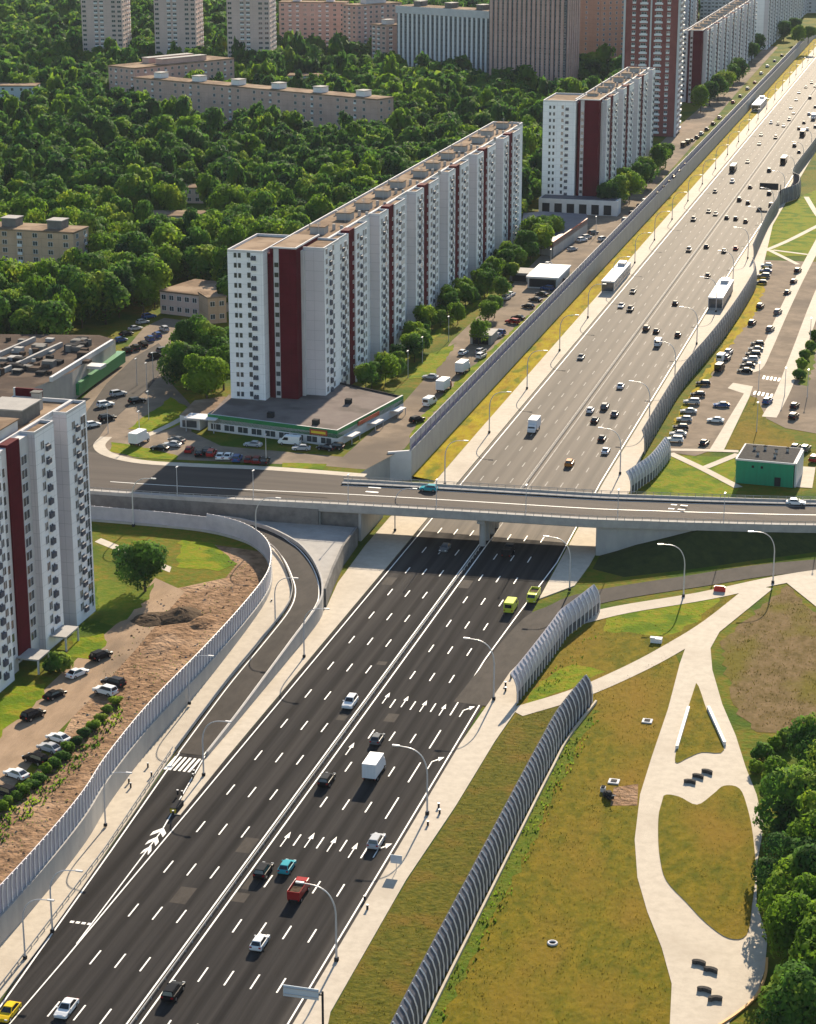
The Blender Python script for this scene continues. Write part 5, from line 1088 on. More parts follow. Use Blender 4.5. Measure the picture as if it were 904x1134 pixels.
# ================================================================== VEHICLES
def loft(q, prof, xs_, m):
    """side profile [(y, z)] swept across xs_ = [(x, shrink)] -> closed shell"""
    cy = sum(p[0] for p in prof) / len(prof); cz = sum(p[1] for p in prof) / len(prof)
    S = [[(x, cy + (y - cy) * k, cz + (z - cz) * k) for y, z in prof] for x, k in xs_]; n = len(prof)
    for a, b in zip(S[:-1], S[1:]):
        for i in range(n):
            j = (i + 1) % n; q.face([a[i], a[j], b[j], b[i]], m)
    q.face(S[0][::-1], m); q.face(S[-1], m)
def car_parts(kind):
    P = {}
    b = MB()
    if kind in ('car', 'suv', 'hatch', 'minivan'):
        L = {'car': 2.3, 'suv': 2.35, 'hatch': 2.1, 'minivan': 2.5}[kind]; up = {'car': 0, 'suv': .2, 'hatch': .06, 'minivan': .3}[kind]
        W = {'car': .9, 'suv': .96, 'hatch': .88, 'minivan': .98}[kind]; ht = {'car': 1.45, 'suv': 1.75, 'hatch': 1.52, 'minivan': 1.98}[kind]
        bl = .92 + up; sill = .28 + up * .4
        prof = [(-L, sill + .15), (-L * .99, bl - .12), (-L * .9, bl), (-L * .6, bl + .03), (L * .36, bl), (L * .7, bl - .09), (L * .93, bl - .22), (L, sill + .28), (L * .98, sill), (-L * .97, sill)]
        loft(b, prof, [(-W, .95), (-W * .9, 1), (W * .9, 1), (W, .95)], 'paint')
        r0, r1, f1, f0 = {'car': (-L * .82, -L * .5, L * .1, L * .42), 'suv': (-L * .93, -L * .84, L * .12, L * .42), 'hatch': (-L * .93, -L * .72, L * .12, L * .46), 'minivan': (-L * .95, -L * .88, L * .3, L * .66)}[kind]
        wb, wt = W * .9, W * .7
        B = [(-wb, r0, bl), (wb, r0, bl), (wb, f0, bl), (-wb, f0, bl)]; T = [(-wt, r1, ht - .05), (wt, r1, ht - .05), (wt, f1, ht - .05), (-wt, f1, ht - .05)]
        for i in range(4): j = (i + 1) % 4; b.face([B[i], B[j], T[j], T[i]], 'paint')
        b.face(T, 'paint'); b.prism([(p[0] * .96, p[1] + (.08 if k < 2 else -.08)) for k, p in enumerate(T)], ht - .06, ht, 'paint')
        P['body'] = [b]
        def pane(i, shr=.12):
            j = (i + 1) % 4; c = [Vector(B[i]), Vector(B[j]), Vector(T[j]), Vector(T[i])]; m_ = sum(c, Vector()) / 4
            nrm = (c[1] - c[0]).cross(c[3] - c[0]).normalized()
            q = MB(); q.face([tuple(m_ + (v - m_) * (1 - shr) + nrm * .012) for v in c], 'cglass'); return q
        P['rear_window'] = [pane(0)]; P['side_window'] = [pane(1, .13), pane(3, .13)]; P['windscreen'] = [pane(2)]
        P['headlight'] = []; P['taillight'] = []
        for s in (-1, 1):
            q = MB(); q.box(s * W * .72 - .2, s * W * .72 + .2, L * .955, L * 1.0, bl - .36, bl - .2, 'hl'); P['headlight'].append(q)
            q = MB(); q.box(s * W * .76 - .16, s * W * .76 + .16, -L * 1.005, -L * .97, bl - .3, bl - .08, 'tl'); P['taillight'].append(q)
        wr, wy = .33 + up * .25, L * .6
        P['mirror'] = []
        for s in (-1, 1): q = MB(); q.box(s * W - (.02 if s > 0 else .2), s * W + (.2 if s > 0 else .02), f0 - .25, f0 - .1, bl, bl + .16, 'paint'); P['mirror'].append(q)
    elif kind in ('truck', 'van', 'bus', 'lorry'):
        if kind == 'truck':
            W = 1.2; wr, wy = .45, 2.3
            loft(b, [(1.7, .55), (1.7, 2.35), (2.5, 2.4), (3.1, 1.5), (3.3, 1.2), (3.3, .5)], [(-1.05, .96), (-.95, 1), (.95, 1), (1.05, .96)], 'paint'); b.box(-.5, .5, -3.3, 1.8, .55, .85, 'dark')
            P['body'] = [b]; q = MB(); q.box(-W, W, -3.5, 1.6, .95, 3.5, 'box')
            for k in range(9): q.box(-1.0 + k * .25 - .02, -1.0 + k * .25 + .02, -3.53, -3.5, 1.1, 3.35, 'lightgrey')
            P['cargo_box'] = [q]
            q = MB(); q.face([(-.85, 2.53, 2.3), (-.9, 3.1, 1.55), (.9, 3.1, 1.55), (.85, 2.53, 2.3)], 'cglass'); P['windscreen'] = [q]
            bl, L = 1.2, 3.3
        elif kind == 'lorry':
            W = 1.2; wr, wy = .48, 2.2; L = 3.4
            loft(b, [(1.5, .5), (1.5, 2.5), (2.9, 2.5), (3.4, 1.6), (3.4, .5)], [(-1.1, .97), (-1, 1), (1, 1), (1.1, .97)], 'paint'); b.box(-.5, .5, -3.3, 1.8, .55, .85, 'dark')
            P['body'] = [b]; q = MB(); q.box(-1.15, 1.15, -3.3, 1.3, .9, 1.3, 'paint')
            for s in (-1.15, 1.07): q.box(s, s + .08, -3.3, 1.3, 1.3, 2.5, 'paint')
            q.box(-1.07, 1.07, -3.3, -3.2, 1.3, 2.5, 'paint'); q.box(-1.07, 1.07, 1.2, 1.3, 1.3, 2.6, 'paint'); q.box(-1.0, 1.0, -3.1, 1.1, 1.3, 2.0, 'soil'); P['dump_body'] = [q]
            q = MB(); q.face([(-.9, 2.96, 2.42), (-.95, 3.38, 1.68), (.95, 3.38, 1.68), (.9, 2.96, 2.42)], 'cglass'); P['windscreen'] = [q]
            bl = 1.25
        elif kind == 'van':
            W = 1.0; wr, wy = .36, 1.75; L = 2.8
            loft(b, [(-2.8, .4), (-2.8, 2.2), (-2.6, 2.4), (1.2, 2.4), (2.1, 1.4), (2.7, 1.15), (2.8, .8), (2.75, .4)], [(-1, .95), (-.9, 1), (.9, 1), (1, .95)], 'paint'); P['body'] = [b]
            q = MB(); q.face([(-.82, 1.3, 2.31), (-.88, 2.08, 1.45), (.88, 2.08, 1.45), (.82, 1.3, 2.31)], 'cglass'); P['windscreen'] = [q]
            P['side_window'] = []
            for s in (-1, 1): q = MB(); q.face([(s * 1.005, .1, 1.35), (s * 1.005, 1.7, 1.35), (s * 1.005, 1.1, 2.1), (s * 1.005, .1, 2.1)][::s], 'cglass'); P['side_window'].append(q)
            q = MB(); q.box(-.7, .7, -2.83, -2.79, 1.35, 2.1, 'cglass'); P['rear_window'] = [q]; bl = 1.2
        else:
            W = 1.25; wr, wy = .5, 3.4; L = 5.8
            loft(b, [(-5.8, .4), (-5.8, 3.0), (-5.6, 3.2), (5.5, 3.2), (5.8, 2.8), (5.8, .4)], [(-1.25, .97), (-1.15, 1), (1.15, 1), (1.25, .97)], 'paint'); P['body'] = [b]
            q = MB(); q.box(-1.1, 1.1, 5.72, 5.82, 1.3, 2.8, 'cglass'); P['windscreen'] = [q]; P['side_window'] = []
            for s in (-1, 1): q = MB(); q.box(s * 1.26 - .01, s * 1.26 + .01, -5.2, 5.2, 1.4, 2.6, 'cglass'); P['side_window'].append(q)
            bl = 1.2
        P['headlight'] = []; P['taillight'] = []
        rear = {'truck': -3.3, 'van': -2.8, 'bus': -5.8, 'lorry': -3.3}[kind]
        for s in (-1, 1):
            q = MB(); q.box(s * W * .7 - .18, s * W * .7 + .18, L - .06, L + .03, .75, .95, 'hl'); P['headlight'].append(q)
            q = MB(); q.box(s * W * .8 - .1, s * W * .8 + .1, rear - .03, rear + .05, .7, 1.0, 'tl'); P['taillight'].append(q)
    P['wheel'] = []
    for sy in (-1, 1):
        for sx in (-1, 1):
            q = MB(); x = sx * (W - .1); q.cyl((x - .11, sy * wy, wr), wr, .22, 'tyre', 'x', 12); q.cyl((x + (.112 if sx > 0 else -.132), sy * wy, wr), wr * .6, .02, 'rim', 'x', 10); P['wheel'].append(q)
    return P
PROTO = {}
for k in ('car', 'suv', 'hatch', 'minivan', 'truck', 'van', 'bus', 'lorry'):
    parts = car_parts(k); meshes = []
    for nm, L_ in parts.items():
        for q in L_: meshes.append((nm, q.mesh(nm)))
    J = MB()
    for nm, L_ in parts.items():
        for q in L_: J.add(q)
    PROTO[k] = (meshes, J.mesh(k))
PAINT = dict(black=(.006, .006, .008), dark=(.018, .018, .022), white=(.75, .75, .75), silver=(.42, .43, .45), grey=(.13, .135, .14), red=(.33, .02, .02), teal=(.03, .3, .36), blue=(.04, .09, .24), yellow=(.75, .5, .02), brown=(.1, .06, .04), orange=(.5, .2, .04), beige=(.45, .38, .28), darkred=(.16, .02, .02), green=(.03, .12, .06), lime=(.55, .6, .05))
NAME = dict(car='car', suv='car', hatch='car', minivan='car', truck='box_truck', van='van', bus='bus', lorry='dump_truck')
CAT = dict(car='car', suv='car', hatch='car', minivan='car', truck='truck', van='van', bus='bus', lorry='truck')
def vehicle(kind, colour, x, y, z, yaw, label, group, detail):
    meshes, joined = PROTO[kind]
    if detail:
        t = empty(NAME[kind], (x, y, z), yaw)
        for nm, me in meshes:
            o = link(nm, me, t); o.color = (*PAINT[colour], 1)
    else:
        t = link(NAME[kind], joined, None, (x, y, z), yaw); t.color = (*PAINT[colour], 1)
    return tag(t, label, CAT[kind], group)
def vp(px_, py_, z=0.0):            # ground point under a car whose middle is seen at (px, py)
    return at(px_, py_ + 2.5, z)
UPW, DOWN = 0.0, math.pi
NEAR = [('car', 'yellow', 10, 1122, DOWN, 'yellow taxi at the bottom left corner in the exit lane'), ('car', 'white', 74, 1118, DOWN, 'white car near the bottom left, lane beside the yellow taxi'),
        ('suv', 'black', 192, 1100, UPW, 'black car at the bottom, next to the white median lines'), ('hatch', 'white', 288, 1045, UPW, 'white hatchback in front of the red truck on the right carriageway'),
        ('lorry', 'red', 331, 990, UPW, 'red truck beside the near curved lamp on the right carriageway'), ('hatch', 'teal', 318, 961, UPW, 'teal blue car just ahead of the red truck'),
        ('suv', 'black', 292, 966, UPW, 'black car left of the teal car near the median'), ('suv', 'silver', 417, 933, UPW, 'silver car in the right lane near the turn arrow'),
        ('truck', 'white', 415, 856, UPW, 'white box truck casting a long shadow on the right carriageway'), ('suv', 'black', 362, 865, UPW, 'black car left of the white box truck by the median'),
        ('hatch', 'grey', 418, 819, UPW, 'dark grey car just ahead of the white box truck'), ('suv', 'white', 388, 779, DOWN, 'white car alone on the left carriageway below the bridge'),
        ('van', 'lime', 566, 673, UPW, 'yellow van on the right carriageway just before the bridge shadow'), ('lorry', 'lime', 591, 662, DOWN, 'yellow service truck standing where slip road leaves the motorway'),
        ('car', 'grey', 493, 607, DOWN, 'grey car in the bridge shadow on the left carriageway'), ('lorry', 'dark', 563, 612, UPW, 'dark truck in the bridge shadow on the right carriageway')]
for k, c, x, y, yaw, l in NEAR:
    p = vp(x, y); o = vehicle(k, c, p[0], p[1], .025, yaw, l, 'vehicles on the near motorway', True)
    if k == 'lorry': o.scale = (.84, .8, .8)
p = at(475, 541, ZD + .6); vehicle('hatch', 'teal', p[0], p[1], dz(p[0]) + .02, math.pi / 2, 'teal car driving left on the bridge', 'cars on the bridge', True)
p = at(881, 561, 3.6); vehicle('car', 'white', p[0], p[1], dz(p[0]) + .02, -math.pi / 2 + .1, 'white car at the right end of the bridge road', 'cars on the bridge', True)
FARP = [(643.5, 396), (687.5, 428), (654, 455), (670, 451), (659, 466), (681, 459), (667, 486), (671, 500), (631, 514), (591, 476), (701, 323), (688, 339), (698, 343), (748, 336), (716, 364), (727, 367), (729, 381), (751, 371), (784, 305),
        (763, 277), (782.5, 273), (802, 278), (815, 275), (768, 243), (785, 234), (792.5, 237), (805, 241), (815, 242), (826, 245), (792, 212), (811, 201), (812, 188), (819, 221), (828.5, 224.5), (831, 207), (852, 214), (841, 232), (854, 227), (828, 179), (852, 188.6), (868, 179), (841, 159), (843, 149), (859, 152), (880, 161), (885, 168), (854, 135.5), (861.5, 137), (868, 139), (874, 132), (885, 142), (889, 149), (890.5, 135.5), (894, 143), (876, 119), (879, 124.6), (882, 110), (885, 102), (892.5, 96), (899, 91), (903, 95), (896, 126), (901, 131), (903, 140), (897, 108), (903, 118)]
KINDF = {(591, 476): ('truck', 'white'), (729, 381): ('van', 'white'), (812, 188): ('bus', 'dark'), (868, 179): ('bus', 'black'), (889, 149): ('bus', 'dark'), (901, 131): ('truck', 'dark'), (631, 514): ('suv', 'orange'), (687.5, 428): ('car', 'white'), (654, 455): ('hatch', 'white'), (671, 500): ('car', 'white'), (815, 275): ('car', 'red'), (688, 339): ('car', 'silver')}
LN = [(-20, -11.8, 'fourth lane left of the median'), (-11.8, -8, 'third lane left of the median'), (-8, -4.2, 'second lane left of the median'), (-4.2, 0, 'lane just left of the median'), (0, 4.4, 'lane just right of the median'), (4.4, 8.2, 'second lane right of the median'), (8.2, 12, 'third lane right of the median'), (12, 16, 'fourth lane right of the median'), (16, 25, 'outer right lane')]
cnt = {}
for x, y in sorted(FARP, key=lambda q: -q[1]):
    p = vp(x, y - 1.0); lane = next(l for l in LN if l[0] <= max(-19, min(24, p[0])) < l[1]); cnt[lane[2]] = cnt.get(lane[2], 0) + 1
    k, c = KINDF.get((x, y), (rng.choice(['car', 'suv', 'hatch', 'car']), rng.choice(['black', 'black', 'dark', 'grey', 'black', 'silver', 'dark', 'brown'])))
    xx = min(18.5, max(-14, p[0])); cn = 'dark' if c in ('black', 'dark', 'brown') else c
    vehicle(k, c, xx, p[1], .025, DOWN if xx < 0 else UPW, '%s %s, %s beyond the bridge in the %s' % (cn, CAT[k], ORD[cnt[lane[2]] - 1], lane[2]), 'vehicles on the far motorway', p[1] < 420)
def park(spots, z, yaw, where, group, det, cols=None, kinds=None, frm='nearest'):
    for i, s in enumerate(sorted(spots, key=lambda q: -q[1])):
        x, y = s[:2]; c = s[2] if len(s) > 2 else rng.choice(['black', 'dark', 'grey', 'silver', 'white', 'grey', 'blue', 'black']); k = s[3] if len(s) > 3 else rng.choice(['car', 'suv', 'hatch', 'suv'])
        w = s[4] if len(s) > 4 else yaw; p = vp(x, y, z)
        if frm is None: l = s[5]
        else: l = '%s %s %s, %s from the viewer' % (c.replace('darkred', 'dark red'), CAT[k], where, ORD[i])
        vehicle(k, c, p[0], p[1], z + .03, w, l, group, det)
X90 = math.pi / 2
park([(849, 293), (848, 299), (845.6, 305), (843, 312)], 0, X90, 'in the short top row of right parking lot', 'cars parked right of the motorway', False)
park([(883.6, 299), (879, 311), (872, 323), (861.5, 345), (853, 364)], 0, R(-10), 'along the pale pavement right of the lot', 'cars parked right of the motorway', False)
park([(842, 338.6, 'dark'), (833, 357, 'dark')], 0, R(-8), 'driving through the parking lot', 'cars parked right of the motorway', False)
park([(807, 389.5, 'silver'), (804.6, 396), (799, 397, 'white', 'van'), (797, 408, 'black', 'van')], 0, R(-8), 'standing beside the verge of the lot', 'cars parked right of the motorway', False)
park([(839, 380), (837, 386), (834, 392), (831, 398), (828, 404), (825, 410)], 0, X90 + .15, 'in the middle row of the lot', 'cars parked right of the motorway', True)
park([(779, 424, 'black'), (773, 436.5, 'dark'), (766, 445), (762.6, 455, 'silver'), (758, 464), (754, 473), (751, 480), (747, 487)], 0, X90 + .1, 'in the left row of the lot', 'cars parked right of the motorway', True)
park([(799, 448, 'blue', 'car', X90 + .2), (792.5, 465, 'white', 'car', X90), (780, 490, 'dark', 'car', R(-10))], 0, X90, 'standing loose in the lot middle', 'cars parked right of the motorway', True)
park([(850, 444, 'blue'), (880, 449, 'dark'), (879, 461, 'black'), (881, 495, 'dark'), (892, 497, 'grey'), (902, 508, 'red')], 0, R(-12), 'on the road by the green building', 'cars parked right of the motorway', True)
park([(552, 368), (548, 371, 'silver'), (567.6, 356, 'red'), (574, 351, 'black'), (585, 338.6, 'dark'), (593, 331, 'dark'), (600, 325), (606, 319), (612, 314), (618.5, 311)], ZU, R(70), 'in the row by the left retaining wall', 'cars parked on the upper terrace', True)
park([(607, 292, 'white'), (594, 303, 'dark'), (561, 329, 'silver'), (566, 325, 'white'), (532.6, 389, 'silver'), (513, 390, 'white'), (533, 394, 'white'), (546, 374, 'silver')], ZU, R(-10), 'left side of the service street', 'cars parked on the upper terrace', True)
park([(477, 417, 'silver', 'car', X90), (492, 430, 'red', 'truck', R(-6)), (513, 410, 'white', 'truck', R(-6)), (476, 446, 'white', 'van', R(-10)), (462, 465, 'black', 'suv', R(-25))], ZU, 0, 'on the sandy yard behind the shop', 'vehicles on the sandy yard', True)
park([(634, 275, 'silver'), (645, 265, 'white'), (650, 262, 'silver'), (657, 257, 'grey'), (668, 264, 'white')], ZU, R(-30), 'beside the dark hall', 'cars beside the hall', False)
park([(708, 227), (714, 222), (720, 218), (726, 213), (733, 206), (739, 200), (745, 195), (751, 188), (757, 181), (700, 235), (692, 243)], ZU, R(-5), 'in the row below the second slab block', 'cars below the second slab block', False)
park([(757, 160, 'black', 'van'), (762, 157, 'dark', 'van'), (767, 154, 'black'), (772, 151, 'dark'), (777, 147), (783, 142), (790, 136), (797, 129, 'silver'), (812, 112, 'red'), (820, 105), (828, 97), (836, 90, 'red'), (843, 80), (850, 72, 'white'), (858, 66), (866, 60)], ZU, R(-5), 'along the far street past the red tower', 'cars along the far street', False)
park([(141, 388), (150, 385), (158.6, 381), (166, 375), (174, 371), (182, 364)], ZU, R(40), 'in the row between mall and tall trees', 'cars parked by the mall', True)
park([(150, 363), (140, 369), (158, 356), (134, 376), (165, 350)], ZU, R(-35), 'under the trees behind the mall', 'cars parked by the mall', True)
park([(173, 394, 'dark'), (182, 388, 'grey'), (131, 436, 'silver'), (117, 448, 'white'), (103, 470, 'white'), (119, 463, 'black'), (152, 444, 'black')], ZU, R(-40), 'on the side street by the mall', 'cars parked by the mall', True)
park([(155, 489, 'white', 'truck', R(-8)), (177, 496, 'black', 'car', X90), (191, 492, 'silver', 'car', X90), (196, 487, 'grey', 'car', X90 - .3)], ZU, 0, 'at the corner by the bridge road', 'vehicles at the corner', True)
park([(222, 502, 'black'), (234.5, 502, 'red'), (244.6, 505, 'white'), (253, 505, 'white'), (263, 508, 'blue'), (276, 509, 'darkred'), (285, 510, 'darkred'), (293.5, 511, 'dark'), (230, 500, 'dark'), (210, 498, 'red')], ZU, R(8), 'in the shaded row before the shop', 'cars parked before the shop', True)
park([(280.5, 492, 'silver', 'car', X90), (321, 490, 'white', 'van', X90), (334, 496, 'silver', 'car', X90 + .2), (361, 496, 'dark', 'car', X90 - .2), (371, 495, 'dark', 'suv', X90)], ZU, X90, 'close against the shop front', 'cars parked before the shop', True)
YD = [('suv', 'black', 112, 727, R(-22), 'black car on the drive by the bright lawn patch'), ('car', 'white', 86, 746, R(-22), 'white car on the sandy drive beside the dark bush'), ('car', 'black', 61, 770, R(-22), 'black car parked along the lawn strip, farther of two'), ('suv', 'black', 37, 793, R(-22), 'black car parked along the lawn strip, nearer of two'),
      ('suv', 'white', 117, 766, X90 - .3, 'white car parked at the end of the hedge in the yard'), ('suv', 'dark', 126, 757, X90 - .3, 'dark car beside the white one at the hedge end'), ('car', 'white', 65, 818, X90 - .35, 'white car, farthest in the yard row along the hedge'), ('car', 'silver', 55, 829, X90 - .35, 'silver car, second in the yard row along the hedge'),
      ('suv', 'black', 40, 842, X90 - .35, 'black car, third in the yard row along the hedge'), ('car', 'white', 18.5, 858, X90 - .35, 'white car, fourth in the yard row along the hedge'), ('suv', 'dark', 5, 878, X90 - .35, 'dark car at the left edge, nearest in the yard row')]
for k, c, x, y, yaw, l in YD:
    p = vp(x, y, ZN); vehicle(k, c, p[0], p[1], ZN + .03, yaw, l, 'cars in the yard', True)
# ================================================================== LAMPS, SIGNS, SMALL THINGS
def lamp_meshes(h=11.5, reach=5.2):
    a = MB(); a.tube([(0, 0, 0), (0, 0, h * .62)], [.17, .13], 'lampm', 7); a.box(-.28, .28, -.28, .28, 0, .55, 'dark')
    arm = [(0, 0, h * .62), (-.25, 0, h * .76), (-1.1, 0, h * .9), (-2.6, 0, h * .98), (-reach + .6, 0, h)]
    b = MB(); b.tube(smooth_line(arm, 4), [.13 - .0035 * i for i in range(17)], 'lampm', 6)
    c = MB(); c.box(-reach - .6, -reach + .6, -.2, .2, h - .04, h + .16, 'lampm'); c.box(-reach - .5, -reach + .2, -.15, .15, h - .09, h - .04, 'lens')
    return a.mesh('pole'), b.mesh('arm'), c.mesh('lamp_head')
LM = lamp_meshes()
def lamp(x, y, z, rz, label, group='curved street lamps', s=1.0):
    t = empty('street_lamp', (x, y, z), rz); t.scale = (s, s, s); tag(t, label, 'street lamp', group)
    for n_, me in zip(('pole', 'arm', 'lamp_head'), LM): link(n_, me, t)
    return t
for i, y in enumerate([182.5, 120.7, 71.2, 22.6]):
    lamp((24.4, 22.0, 22.1, 21.4)[i], y, .15, 0, '%s curved grey street lamp from the bridge on near right pavement' % ORD[i])
for i in range(26):
    y = 270 + 49 * i; lamp(20.6 if y < 300 else 20.4, y, .15, 0, '%s curved street lamp beyond the bridge on the right pavement' % ORD[i])
for i, y in enumerate([212, 132, 76, 20]):
    lamp((-21.5, -17.9, -17.9, -17.5)[i] if i < 3 else -20.5, y, .15, math.pi, '%s curved street lamp from the bridge on near left pavement' % ORD[i], s=.9)
for i, (x, y, z_) in enumerate([(210, 780, 1.4), (117, 915, .3), (28, 1062, .12), (305, 690, 2.6)]):
    p = at(x, y, z_); lamp(p[0], p[1], z_, math.pi, ('slim street lamp standing before the lilac barrier in the middle', 'slim street lamp below the lilac barrier, second from the left edge', 'slim curved street lamp near the left edge below the lilac barrier', 'slim street lamp inside the ramp curve by the lilac barrier')[i], s=.85)
for i in range(26):
    y = 250 + 49 * i; lamp(-19.2, y, .15, math.pi, '%s curved street lamp beyond the bridge on the left pavement' % ORD[i])
for (x, y, l) in [(757, 661, 'curved grey lamp by the slip road, left of two on the lawn'), (856, 646, 'curved grey lamp by the slip road, right of two on the lawn')]:
    p = at(x, y); lamp(p[0], p[1], 0, R(15), l)
for (x, y, l) in [(148, 583, 'tall curved lamp by the fence at the ramp, left of two'), (284, 606, 'tall curved lamp inside the ramp bend, right of two')]:
    p = at(x, y, 4); lamp(p[0], p[1], 4, math.pi * 1.0 if x > 200 else math.pi, l)
sp_ = MB(); sp_.tube([(0, 0, 0), (0, 0, 9)], [.13, .08], 'lampm', 6); sp_ = sp_.mesh('pole'); sh_ = MB(); sh_.box(-.2, .2, -1.1, .3, 8.9, 9.1, 'lampm'); sh_ = sh_.mesh('lamp_head')
def slim(x, y, z, label, s=1, rz=0):
    t = empty('street_lamp', (x, y, z), rz); t.scale = (s,) * 3; tag(t, label, 'street lamp', 'straight slim lamps'); link('pole', sp_, t); link('lamp_head', sh_, t)
for i, x in enumerate([-70, -52, -30, -10, 10, 30, 52, 72]):
    slim(x, deck_y(x) - NEARW + .6, dz(x) + .2, '%s slim lamp post from the left on the near side of bridge' % ORD[i], .8, math.pi)
for i, (x, y) in enumerate([(452, 418), (497, 378), (468, 402), (295, 515), (155, 488), (165, 465), (163, 432), (152, 427), (120, 480), (170, 420), (610, 300), (660, 262)]):
    p = at(x, y, ZU); slim(p[0], p[1], ZU, '%s slim grey lamp post listed along the terrace streets and yards' % ORD[i] if False else ('slim grey lamp post by the terrace lawn, ' + ('near', 'far', 'middle')[i] + ' one of three' if i < 3 else 'slim grey lamp post %s' % ('before the shaded parked row at the shop', 'at the street corner beside the white truck', 'on the street left of the broad bright tree', 'on the mall street, right of its twin', 'on the mall street, left of its twin', 'at the corner beside the white left tower', 'by the crossing of the mall street', 'on the service street by the white kiosk', 'on the service street before second slab')[i - 3]), .85)
for i, (x, y, z_) in enumerate([(840, 432, 0), (869, 438, 0), (838, 478, 0), (894, 440, 0), (897, 380, 0)]):
    p = at(x, y, z_); slim(p[0], p[1], z_, 'slim lamp post on the right lot, ' + ('beside the zebra crossing', 'between the pale pavements', 'at the curved kerb above green building', 'on the right edge road', 'at the bushy verge on the right edge')[i], .9)
# overhead sign seen from behind
p = at(361, 1160); t = empty('road_sign', (26.2, .6, .15)); tag(t, 'blue grey back of an overhead road sign at the bottom edge', 'road sign')
q = MB(); q.tube([(0, 0, 0), (0, 0, 8.3)], .16, 'dark', 8); q.build('pole', t)
q = MB(); q.tube([(0, 0, 7.8), (-5.2, 0, 7.8)], .1, 'dark', 6); q.build('arm', t)
q = MB(); q.box(-5.3, -.5, -.12, -.04, 7.0, 8.6, 'signback'); q.box(-5.3, -.5, -.2, -.12, 7.3, 7.4, 'steel'); q.box(-5.3, -.5, -.2, -.12, 8.2, 8.3, 'steel'); q.build('sign_panel', t)
t = empty('road_sign', (22.4, 51, .15)); tag(t, 'small blue grey square sign on the right pavement below the lamp', 'road sign')
q = MB(); q.tube([(0, 0, 0), (0, 0, 2.4)], .05, 'steel', 6); q.build('pole', t); q = MB(); q.box(-.9, .9, -.05, 0, 1.3, 2.7, 'signback'); o = q.build('sign_panel', t)
for (x, y, w, l) in [(862, 201, 3.6, 'dark rectangular road sign gantry beside the bay in the right barrier')]:
    p = at(x + 14, y + 22); t = empty('road_sign', (20.6, at(864, 228)[1], .15)); tag(t, l, 'road sign'); q = MB(); q.tube([(0, 0, 0), (0, 0, 9)], .2, 'dark', 6); q.build('pole', t); q = MB(); q.box(-9, -1, -.1, .1, 6.6, 9.4, 'dark'); q.build('sign_panel', t)
# bollards and cabinets on the pavements
r9 = random.Random(9)
for i, (x, y) in enumerate([(486, 895), (487, 902), (474, 915), (560, 760), (566, 752), (560, 766), (404, 998), (407, 1008)]):
    p = at(x, y); q = MB(); q.cyl((0, 0, 0), .18, .7, 'dark', n=8); q.cyl((0, 0, .7), .22, .08, 'steel', n=8); o = q.build('bollard', None, (p[0], p[1], .15)); tag(o, '%s short dark bollard on the near right pavement, counting from the bridge' % ORD[[3, 4, 5, 0, 1, 2, 6, 7][i]], 'bollard', 'bollards on the right pavement')
for i, (x, y) in enumerate([(143, 867), (145, 872), (164, 850), (168, 860), (215, 858), (214, 862), (197, 880), (202, 881), (301, 668), (192, 903)]):
    z_ = .3 if y > 800 else 2.6; p = at(x, y, z_); q = MB(); q.cyl((0, 0, 0), .16, .8, 'dark', n=8); q.cyl((0, 0, .8), .2, .08, 'steel', n=8); o = q.build('bollard', None, (p[0], p[1], z_)); tag(o, 'short dark post by the zebra crossing on the ramp', 'post', 'posts around the ramp crossing')
# crash cushion at the gore
p = at(196, 897); q = MB(); q.box(-.6, .6, -1.6, 1.6, 0, .9, 'dark'); q.box(-.5, .5, -1.7, -1.6, .1, .8, 'yellowp'); o = q.build('crash_cushion', None, (p[0], p[1], .15)); tag(o, 'dark crash cushion where the ramp leaves the motorway', 'crash cushion')
# left low guard rail along the exit lane
t = empty('guard_rail', (-21, 40, 0)); tag(t, 'steel guard rail along left pavement of the exit lane', 'guard rail')
q = MB(); q.wall([(2.2, -100, .6, .9), (.3, -40, .6, .9), (-2.1, 6, .6, .9), (-5.4, 44, .9, 1.2)], .08, 'rail'); q.build('beam', t)
pm = MB(); pm.box(-.06, .06, -.06, .06, 0, .7, 'steel'); pm = pm.mesh('post')
for p, d_ in along([(.3, -40, .12), (-2.1, 6, .12), (-5.4, 44, .3)], 2.5): link('post', pm, t, p)
# park furniture: round stone seats, white bench walls
def seat(px_, py_, l):
    p = at(px_, py_); t = empty('park_seat', (p[0], p[1], .06), rng.uniform(-.6, .6)); tag(t, l, 'park seat', 'dark curved park seats')
    q = MB()
    P = [(math.cos(a) * 1.0, math.sin(a) * .62, 0) for a in [i * math.pi / 8 - .3 for i in range(10)]]
    q.wall([(a, b, 0, .5) for a, b, _ in P], .55, 'stone'); q.build('base', t)
    q = MB(); q.wall([(a * 1.03, b * 1.03, .5, .58) for a, b, _ in P], .6, 'stone'); q.build('seat', t)
for (x, y, l) in [(764, 868, 'left dark curved seat of three on the upper promenade'), (773, 862, 'middle dark curved seat of three on the upper promenade'), (783, 857, 'right dark curved seat of three on the upper promenade'),
                  (774, 1069, 'topmost left dark seat of four on lower promenade'), (787, 1077, 'topmost right dark seat of four on lower promenade'), (780, 1099, 'lower left dark seat of four on lower promenade'), (792, 1109, 'lowest right dark seat of four on lower promenade')]: seat(x, y, l)
for (a, b, l) in [((761, 786), (748, 830), 'white edge wall along the left side of the triangular grass island'), ((783, 786), (801, 826), 'white edge wall along the right side of the triangular grass island')]:
    a = at(*a); b = at(*b); q = MB(); q.wall([(*a, .06, .75), (*b, .06, .75)], .5, 'balc'); tag(q.build('bench_wall'), l, 'bench wall')
